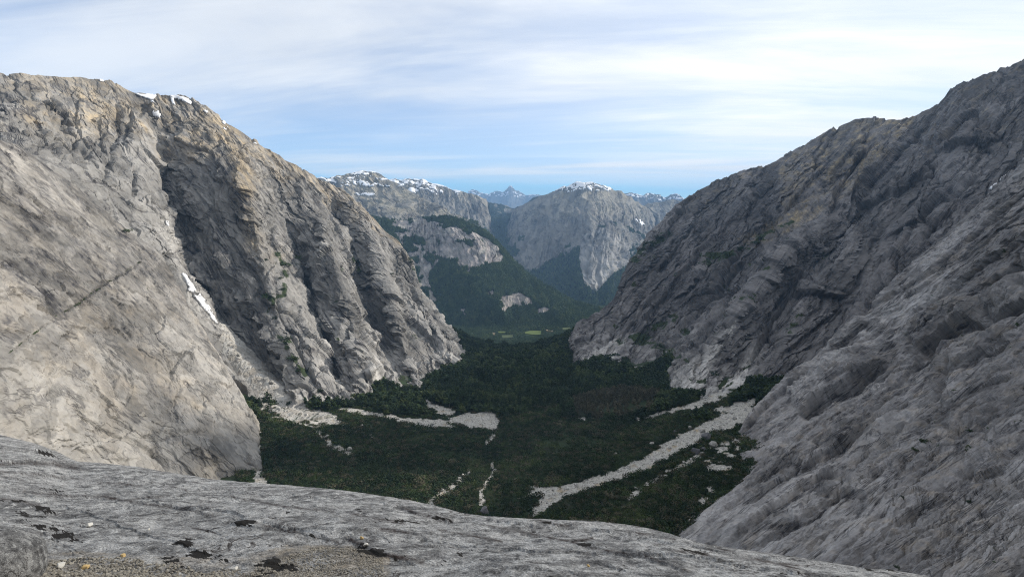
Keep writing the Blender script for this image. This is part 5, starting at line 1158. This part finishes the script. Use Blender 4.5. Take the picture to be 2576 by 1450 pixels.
for (pl, kd), lb in zip(FIELDS, FN):
    V = []
    for u, v in pl:
        Y = Yz(u, v, -784.0); p = pt(u, v, Y); V.append(p)
    V = np.array(V); c = V.mean(0); n = len(V); V2 = np.concatenate([V + (0, 0, 1.5), V - (0, 0, 4)])
    import bmesh
    bm = bmesh.new(); vs = [bm.verts.new(p) for p in V2]; bm.faces.new(vs[:n])
    for i in range(n): bm.faces.new((vs[i], vs[n + i], vs[n + (i + 1) % n], vs[(i + 1) % n]))
    bmesh.ops.recalc_face_normals(bm, faces=bm.faces); me = bpy.data.meshes.new('meadow'); bm.to_mesh(me); bm.free()
    if ('mat_' + kd) not in bpy.data.materials:
        m, nt, b = principled('mat_' + kd, 0.95, 0.1); nn = noise(nt, 0.03, 5, 0.6, objco(nt)); nt.links.new(mixc(nt, nn, tuple(x * 0.6 for x in FC[kd]), tuple(x * 1.35 for x in FC[kd])), b.inputs['Base Color'])
    me.materials.append(bpy.data.materials['mat_' + kd]); o = bpy.data.objects.new('meadow', me); COL.objects.link(o); tag(o, lb, 'meadow', None, 'structure')
print('forests', len(HP), len(MP), round(time.time() - T0, 1))

# ================================================================ scree in the left gully
SCR = [
 [(500, 800, 1060), (560, 915, 985), (610, 1000, 900), (640, 1062, None)],
 [(540, 808, 1075), (598, 915, 985), (650, 1000, 900), (690, 1062, None)],
 [(552, 812, 1085), (630, 920, 990), (700, 995, 905), (760, 1055, None)],
 [(575, 818, 1130), (670, 930, 1020), (740, 990, 930), (830, 1045, None)],
 [(620, 820, 1210), (720, 930, 1110), (800, 990, 1010), (880, 1045, 985)],
]
def disp_scr(S):
    S.wob = 0; l, e, r = facet((S.P[..., 0] / 4.5).astype(f32), (S.P[..., 1] / 6).astype(f32), 1401)
    S.a, S.b = S.P[..., 0], S.P[..., 2]
    return 3.0 * fbm(S.P / 30, 1402, 3) + 0.9 * l + 0.8 * fbm(S.P / 3, 1403, 3)
def col_scr(S, A):
    nz = fbm(S.P / np.array([14, 14, 40]), 1404, 4); A['pale'] += np.clip(0.35 + 0.7 * nz, 0, 0.8); A['warm'] += np.clip(0.2 - 0.5 * nz, 0, 0.3)
    A['veg'] += sstep(0.75, 1.0, S.row + 0.25 * nz) * 0.45
M_scr = rock_mat('scree', 1.8, (0.24, 0.235, 0.22), (0.33, 0.32, 0.30), (0.42, 0.405, 0.375), pale=(0.55, 0.535, 0.50), lines=0.0)
S_SC = surface('scree_slope', SCR, 160, 150, M_scr, disp_scr, foot=[(0, -10, -60)], colour=col_scr, soft=1, crest=1.0)

# ---- loose stones (stuff): scree slope and valley debris
g = np.random.default_rng(15)
sp_ = sample_surf(S_SC, 5200, 16, np.ones(S_SC.P.shape[:2], bool)); sz = g.pareto(2.6, len(sp_)) * 0.7 + 0.6
x, y = jitter_grid(-900, 900, 320, 1250, 2.6, 17); P = np.stack([x, y, floor_z(x, y)], -1); u, v, ok = visible_px(P); ok &= debris(u, v, P); Pd = P[ok]
sd_ = g.pareto(2.8, len(Pd)) * 0.6 + 0.5
allp = np.concatenate([sp_, Pd]); alls = np.clip(np.concatenate([sz, sd_]), 0, 4.5)
print('stones', len(allp))
scatter('scree', allp, np.stack([alls, alls * 0.85, alls * 0.8], -1), V_stone, 'pale broken granite debris in the gully and on the valley floor', 'scree', tilt=0.5, seed=18)

# ---- boulders: each a thing
def boulder(P, r, seed, label, mat, flat=0.75, group=None, sub=2, name='boulder', stretch=(1, 1, 1), sink=0.25):
    V, T = stone_mesh(seed, flat, 8)
    me = mesh_np(name, V * r * np.array(stretch), None, mat, None, T=T)
    me.location = P - np.array([0, 0, -r * flat * (1 - 2 * sink) * 0.5]); me.rotation_euler = (0, 0, seed * 1.3)
    bv = me.modifiers.new('worn_edges', 'BEVEL'); bv.width = 0.07 * r; bv.segments = 1
    tag(me, label, 'boulder', group); return me
M_bdark = debris_rock('boulder_granite', 3.0, (0.14, 0.138, 0.145), (0.19, 0.186, 0.19)); M_bpale = debris_rock('boulder_pale_granite', 3.0, (0.34, 0.33, 0.305), (0.44, 0.425, 0.39))
BL = [  # u, v, radius in picture pixels, dark or pale, label
 (1777, 1108, 19, 'd', 'largest dark grey boulder standing in the right debris flow'), (1750, 1132, 16, 'd', 'dark boulder left of the largest one in the right debris flow'), (1795, 1122, 14, 'p', 'pale boulder touching the right side of the dark boulder cluster'),
 (1768, 1092, 11, 'p', 'white boulder behind the largest dark boulder in the right debris flow'), (1770, 1128, 9, 'd', 'small dark boulder in the middle of the right boulder cluster'),
 (1735, 1082, 9, 'p', 'pale boulder at the upper edge of the right debris flow'), (1697, 1092, 7, 'd', 'lone grey boulder in the scrub above the right debris flow'), (1640, 1112, 9, 'p', 'flat pale boulder in scrub, left of the right debris flow top'), (1550, 1145, 8, 'p', 'upright pale boulder alone in the green scrub right of the stream'),
 (879, 1136, 13, 'p', 'tall pale boulder at the lower tip of the left boulder train'), (824, 1097, 8, 'p', 'pale boulder midway down the left boulder train'), (910, 1073, 7, 'p', 'pale boulder in the scrub right of the left boulder train'), (935, 1148, 7, 'p', 'lowest pale boulder in the left scrub, right of the tall one'), (894, 1087, 6, 'p', 'small pale boulder right of the middle of the left boulder train'), (846, 1066, 8, 'p', 'pale boulder near the head of the left boulder train'),
 (588, 872, 8, 'p', 'pale boulder high in the left gully scree'), (601, 895, 7, 'p', 'pale boulder below the highest one in the left gully scree'), (670, 955, 10, 'p', 'large pale boulder on the right edge of the left gully scree'), (684, 963, 10, 'p', 'larger pale boulder beside the cliff foot in the left gully scree'), (652, 930, 7, 'p', 'pale boulder at the cliff edge of the left gully scree'), (785, 1012, 10, 'p', 'white slab-like boulder at the foot of the left cliff'),
 (1222, 1283, 22, 'd', 'grey boulder in the stream bed just above the ledge edge'), (1342, 1233, 8, 'p', 'pale boulder at the lower end of the right debris flow'), (1295, 1205, 10, 'd', 'brownish grey boulder left of the debris flow mouth'), (1150, 1215, 8, 'p', 'pale boulder on the left stream gravel'), (1112, 1240, 9, 'p', 'pale boulder on the widest part of the left stream gravel'),
 (1890, 1052, 9, 'd', 'grey boulder where the right debris flow leaves the cliff'), (1848, 1049, 8, 'p', 'pale boulder near the top of the right debris flow'), (1600, 1217, 7, 'p', 'pale boulder in the narrow lower gravel streak on the right')]
for k, (u, v, r, kd, lb) in enumerate(BL):
    if v < 1000 and u < 700: p, _ = at_px(S_SC, u, v)
    else: p = floor_hit(u, v); p[2] = floor_z(p[0], p[1])
    R = r * p[1] / F
    boulder(p, R, 300 + k, lb, M_bdark if kd == 'd' else M_bpale, 0.8)

# ---- snow: each patch a thing, lying on the rock
M_snow = snow_mat(2.0)
def snow_patch(S, poly, label, off, seed, cat='snow patch', kind=None, mask=None, name='snow_patch'):
    if mask is None:
        w = 3.0 * vnoise(S.P / (off * 8), seed); w2 = 3.0 * vnoise(S.P / (off * 8), seed + 1)
        m = inpoly(S.u + w, S.v + w2, poly)
    else: m = mask
    vis = np.sum(S.n * -S.P, -1) > 0
    m = m & vis
    fm = m[:-1, :-1] & m[1:, :-1] & m[1:, 1:] & m[:-1, 1:]
    q = quads(*S.P.shape[:2])[fm.ravel()]
    if len(q) < 2: print('no snow', label); return
    ids, inv = np.unique(q, return_inverse=True)
    Ps = S.P.copy()
    for _ in range(3):                                  # snow fills the small hollows
        for c in range(3):
            gp = np.pad(Ps[..., c], 1, mode='edge'); Ps[..., c] = (gp[:-2, 1:-1] + gp[2:, 1:-1] + gp[1:-1, :-2] + gp[1:-1, 2:]) / 4
    V = Ps.reshape(-1, 3)[ids] + S.n.reshape(-1, 3)[ids] * off
    o = mesh_np(name, V, inv.reshape(-1, 4), M_snow, smooth=True)
    sm = o.modifiers.new('depth', 'SOLIDIFY'); sm.thickness = off * 1.6; sm.offset = 0
    tag(o, label, cat if kind is None else cat, None, kind); return o
S2 = S_L2
for k, (pl, lb) in enumerate([
 ([(454, 686), (463, 692), (484, 722), (506, 750), (527, 780), (549, 813), (543, 818), (520, 789), (500, 762), (474, 728)], 'long white snow tongue in the gully between the left cliffs'),
 ([(335, 236), (400, 236), (392, 246), (388, 260), (372, 250), (350, 243)], 'largest snow patch on the crest of the left cliff'),
 ([(415, 236), (440, 236), (485, 256), (480, 266), (455, 252), (440, 250)], 'curved snow patch on the left cliff crest, right of the largest'),
 ([(425, 246), (440, 252), (445, 266), (434, 262)], 'small snow strip hanging below the curved crest patch'),
 ([(378, 276), (402, 278), (408, 298), (386, 296)], 'tiny snow spot below the crest, under the largest patch'),
 ([(246, 198), (258, 200), (262, 208), (250, 206)], 'tiny snow spot on the left part of the skyline'),
 ([(512, 276), (522, 278), (524, 286), (514, 284)], 'upper of two small snow spots down the left crest'), ([(556, 298), (566, 306), (566, 318), (556, 310)], 'lower of two small snow spots down the left crest'),
 ([(560, 316), (572, 320), (570, 328), (560, 324)], 'snow spot just under the crest, left of the shoulder'), ([(633, 350), (642, 354), (642, 362), (634, 358)], 'lowest snow spot on the left crest')]):
    snow_patch(S2, pl, lb, 2.2, 1500 + 3 * k)
snow_patch(S_R2, [(2484, 478), (2500, 462), (2522, 446), (2536, 436), (2532, 452), (2512, 468), (2496, 482)], 'grey-white snow patch in the gully behind the right slab', 2.2, 1560)
snow_patch(S_L2, [(414, 548), (424, 560), (420, 572), (412, 562)], 'tiny snow spot at the top of the left gully', 2.0, 1566)
# snow streaks on the far tops
def far_snow(S, vmax, seed, label, off, sc, dens, band=None, hz=3.0):
    n = fbm(np.stack([S.P[..., 0] / (sc * hz), S.P[..., 1] / (sc * hz), S.P[..., 2] / sc], -1), seed, 4, 0.6)
    m = n > dens + 0.9 * sstep(vmax - 35, vmax, S.v + 8 * n)
    if band is not None: m &= inpoly(S.u, S.v, band)
    snow_patch(S, None, label, off, seed, 'snow', 'stuff', m, 'snow')
far_snow(S_M2, 498, 1601, 'snow streaks on the rounded mountain left of the gap', 6, 30, 0.10, hz=3.5)
far_snow(S_M3, 508, 1602, 'snow on the jagged crest behind the rounded mountain', 7, 60, -0.12, hz=1.6)
far_snow(S_M4, 502, 1603, 'snow streaks capping the granite dome', 8, 22, -0.24, [(1380, 440), (1560, 440), (1600, 520), (1380, 520)])
far_snow(S_M6, 530, 1604, 'snowfields on the distant range right of the dome', 12, 60, 0.0, hz=2.0)
far_snow(S_M7, 522, 1605, 'snow on the far blue range', 20, 90, 0.0, hz=1.5)
snow_patch(S_M4, [(1598, 548), (1612, 556), (1622, 566), (1612, 568), (1600, 558)], 'small white snow patch at the right foot of the dome cliffs', 6, 1620)
snow_patch(S_M2, [(888, 484), (920, 486), (950, 488), (940, 494), (900, 492)], 'flat snowfield on the shelf of the rounded mountain', 5, 1622)

# ---- shrubs clinging to the cliffs: each a thing
SHRUB_ME = {}
def shrub(S, u, v, rpx, label, k, leaf=None, squash=0.8):
    p, n = at_px(S, u, v); R = rpx * p[1] / F
    key = k % 4
    if key not in SHRUB_ME:
        gg = np.random.default_rng(900 + key); bl = [(gg.uniform(-.6, .6), gg.uniform(-.45, .45), gg.uniform(.1, .6), gg.uniform(.25, .45), gg.uniform(.25, .45), gg.uniform(.2, .32)) for _ in range(9)]
        a = mesh_np('foliage', *leaf_cards(bl, 420, 0.085, 910 + key), M_leafA, 'loose').data; b = mesh_np('stem', *trunk_mesh(0.5, 0.03, 920 + key, 5), M_bark, 'loose').data
        SHRUB_ME[key] = (a, b)
    o = bpy.data.objects.new('shrub', None); COL.objects.link(o); o.location = p - n * 0.1 * R; o.scale = (R, R, R * squash); o.rotation_euler = (0, 0, k * 0.7); tag(o, label, 'shrub')
    for nm, me in zip(('foliage', 'stem'), SHRUB_ME[key]):
        c = bpy.data.objects.new(nm, me); COL.objects.link(c); c.parent = o
for k, (S, u, v, r, lb) in enumerate([
 (S_L1, 316, 583, 17, 'round dark shrub on the upper edge of the left slab'), (S_L1, 348, 660, 9, 'small shrub at the upper end of the diagonal crack on the left slab'), (S_L1, 278, 706, 6, 'tiny shrub midway along the diagonal crack on the left slab'),
 (S_L2, 715, 668, 26, 'largest dark shrub clump high on the left buttress'), (S_L2, 745, 650, 15, 'shrub right of the largest clump on the left buttress'), (S_L2, 668, 653, 10, 'small shrub left of the largest clump on the left buttress'), (S_L2, 672, 748, 19, 'round shrub midway up the left buttress'), (S_L2, 711, 727, 12, 'small shrub right of the round one midway up the left buttress'), (S_L2, 708, 700, 10, 'small shrub hanging just under the largest clump'),
 (S_L2, 716, 857, 22, 'broad shrub low on the left buttress, upper of three'), (S_L2, 735, 905, 20, 'shrub low on the left buttress, middle of three'), (S_L2, 752, 932, 13, 'shrub low on the left buttress, lowest of three'), (S_L2, 690, 800, 9, 'small shrub between the round shrub and the broad low shrub'),
 (S_L2, 897, 662, 14, 'shrub on the second rib of the left cliff'), (S_L2, 905, 685, 9, 'small shrub below the one on the second rib'), (S_L2, 1032, 660, 9, 'shrub near the right shoulder of the left cliff'), (S_L2, 985, 690, 8, 'small shrub left of the right shoulder of the left cliff'), (S_L2, 800, 985, 14, 'dark shrub at the foot of the left buttress'),
 (S_R2, 1925, 658, 11, 'lone shrub on the crest of the right rib'), (S_R2, 1795, 942, 22, 'large dark shrub in the alcove at the right cliff foot'), (S_R2, 1630, 615, 22, 'broad dark shrub near the left edge of the right cliff'), (S_R2, 1660, 598, 16, 'dark shrub above the broad one on the right cliff edge'), (S_R2, 1860, 628, 16, 'dark shrub on the ledge midway up the right cliff'), (S_R2, 1900, 612, 15, 'shrub right of the ledge shrub on the right cliff'), (S_R2, 1830, 640, 13, 'shrub left of the ledge shrub on the right cliff'),
 (S_R3, 2322, 1110, 17, 'olive shrub on the broken rock of the near right slab'), (S_R3, 2300, 1130, 12, 'small shrub left below the olive shrub on the right slab'), (S_R3, 2440, 1262, 12, 'shrub low on the near right slab'), (S_R3, 2268, 1250, 9, 'small shrub on the lower right slab beside the block field'), (S_R3, 2256, 1425, 11, 'shrub right above the ledge edge at the bottom right'), (S_R3, 2440, 1085, 9, 'small shrub near the right picture edge on the slab'), (S_R2, 1875, 1000, 10, 'shrub at the top of the right scree gully')]):
    shrub(S, u, v, r, lb, k)
pf = floor_hit(1835, 1112); pf[2] = floor_z(pf[0], pf[1])

# ---- foreground boulder, stones and gravel on the ledge
def px_ledge(u, v): return at_px(S_LG, u, v)
import bmesh
def round_boulder(name, P, r, seed, label, mat, squash=0.85):
    bm = bmesh.new(); bmesh.ops.create_icosphere(bm, subdivisions=5, radius=1.0)
    V = np.array([v.co[:] for v in bm.verts])
    k = 1 + 0.10 * fbm(V * 1.3, seed, 3) + 0.035 * fbm(V * 5, seed + 1, 4) + 0.012 * fbm(V * 18, seed + 2, 3)
    for v, kk in zip(bm.verts, k): v.co = v.co * kk; v.co.z *= squash
    me = bpy.data.meshes.new(name); bm.to_mesh(me); bm.free(); me.polygons.foreach_set('use_smooth', np.ones(len(me.polygons), bool)); me.materials.append(mat)
    o = bpy.data.objects.new(name, me); COL.objects.link(o); o.location = P; o.scale = (r, r, r); tag(o, label, 'boulder'); return o
p, n = px_ledge(-10, 1440); kp = p[1] / F
M_fb = ledge_mat(); M_fb.name = 'granite_boulder'
round_boulder('boulder', p + np.array([-0.01, 0.0, 0.03]), 118 * kp, 1701, 'rounded light grey granite boulder at the lower left corner of the ledge', M_fb)
M_peb = debris_rock('ledge_gravel', 0.02, (0.22, 0.20, 0.17), (0.50, 0.47, 0.40)); M_och = plain('ochre_stone', (0.50, 0.36, 0.17)); M_wh = plain('white_stone', (0.60, 0.58, 0.53))
V_peb = [join_parts('pebble_kind', [(*s, M_peb)]) for s in STONES]
gr1 = [(70, 1470), (95, 1412), (190, 1402), (300, 1400), (420, 1412), (500, 1430), (600, 1425), (640, 1475)]; gr2 = [(590, 1475), (640, 1425), (720, 1395), (800, 1375), (900, 1375), (960, 1400), (970, 1475)]
mk = inpoly(S_LG.u, S_LG.v, gr1) | inpoly(S_LG.u, S_LG.v, gr2)
mk = mk & (vnoise(S_LG.P / 0.12, 1710) > -0.45) & (S_LG.attrs['veg'] < 0.5)
gp = sample_surf(S_LG, 5200, 19, mk.astype(float)); gu, gv = proj(gp); coarse = gu < 560
gs = np.where(coarse, g.uniform(0.008, 0.020, len(gp)), g.uniform(0.004, 0.010, len(gp)))
keep = g.uniform(size=len(gp)) < np.where(coarse, 0.55, 1.0)
scatter('gravel', gp[keep] + np.array([0, 0, 0.003]), np.stack([gs, gs, gs * 0.8], -1)[keep], V_peb, 'pale gravel and grit lying on the ledge at the lower left', 'gravel', tilt=0.6, seed=20)
for k, (u, v, r, m, lb) in enumerate([(908, 1354, 8, M_och, 'small ochre stone standing on the ledge above the dark hollow'), (918, 1372, 9, M_wh, 'small white stone on the edge of the dark hollow in the ledge'), (310, 1398, 9, M_och, 'orange pebble at the upper edge of the ledge gravel'), (590, 1432, 10, M_wh, 'smooth white stone beside the black moss on the ledge'), (226, 1322, 10, M_wh, 'pale flat stone on the ledge at the left, by black moss'), (150, 1425, 14, M_wh, 'white stone in the coarse gravel beside the corner boulder'), (215, 1428, 13, M_och, 'yellowish stone in the coarse gravel, below the black moss'), (375, 1332, 5, M_wh, 'tiny white stone alone on the ledge left of the centre crack'), (1482, 1424, 6, M_och, 'tiny tan stone near the bottom edge of the ledge'), (1840, 1410, 5, M_wh, 'tiny white stone right on the ledge')]):
    p, n = px_ledge(u, v); R = r * p[1] / F
    b = boulder(p + np.array([0, 0, 0.3 * R]), R, 700 + k, lb, m, 0.7, name='stone', sink=0.3); b['category'] = 'stone'

# ================================================================ haze
m = bpy.data.materials.new('haze'); m.use_nodes = True; nt = m.node_tree; nt.nodes.clear()
o_ = nt.nodes.new('ShaderNodeOutputMaterial'); pv = nt.nodes.new('ShaderNodeVolumePrincipled'); nt.links.new(pv.outputs[0], o_.inputs['Volume'])
pv.inputs['Color'].default_value = (0.36, 0.62, 1.0, 1); pv.inputs['Density'].default_value = 3.4e-5; pv.inputs['Anisotropy'].default_value = 0.0
x0, x1, y0, y1, z0, z1 = -41000, 41000, -7000, 41000, -1252, 1300
V = np.array([(x, y, z) for z in (z0, z1) for y in (y0, y1) for x in (x0, x1)], float)
hz = mesh_np('haze', V, [(0, 2, 3, 1), (4, 5, 7, 6), (0, 1, 5, 4), (2, 6, 7, 3), (0, 4, 6, 2), (1, 3, 7, 5)], m); tag(hz, 'thin blue haze filling the air of the valley', 'haze', None, 'stuff')
tot = sum(len(o.data.polygons) for o in bpy.data.objects if o.type == 'MESH'); print('faces', tot, 'time', round(time.time() - T0, 1))
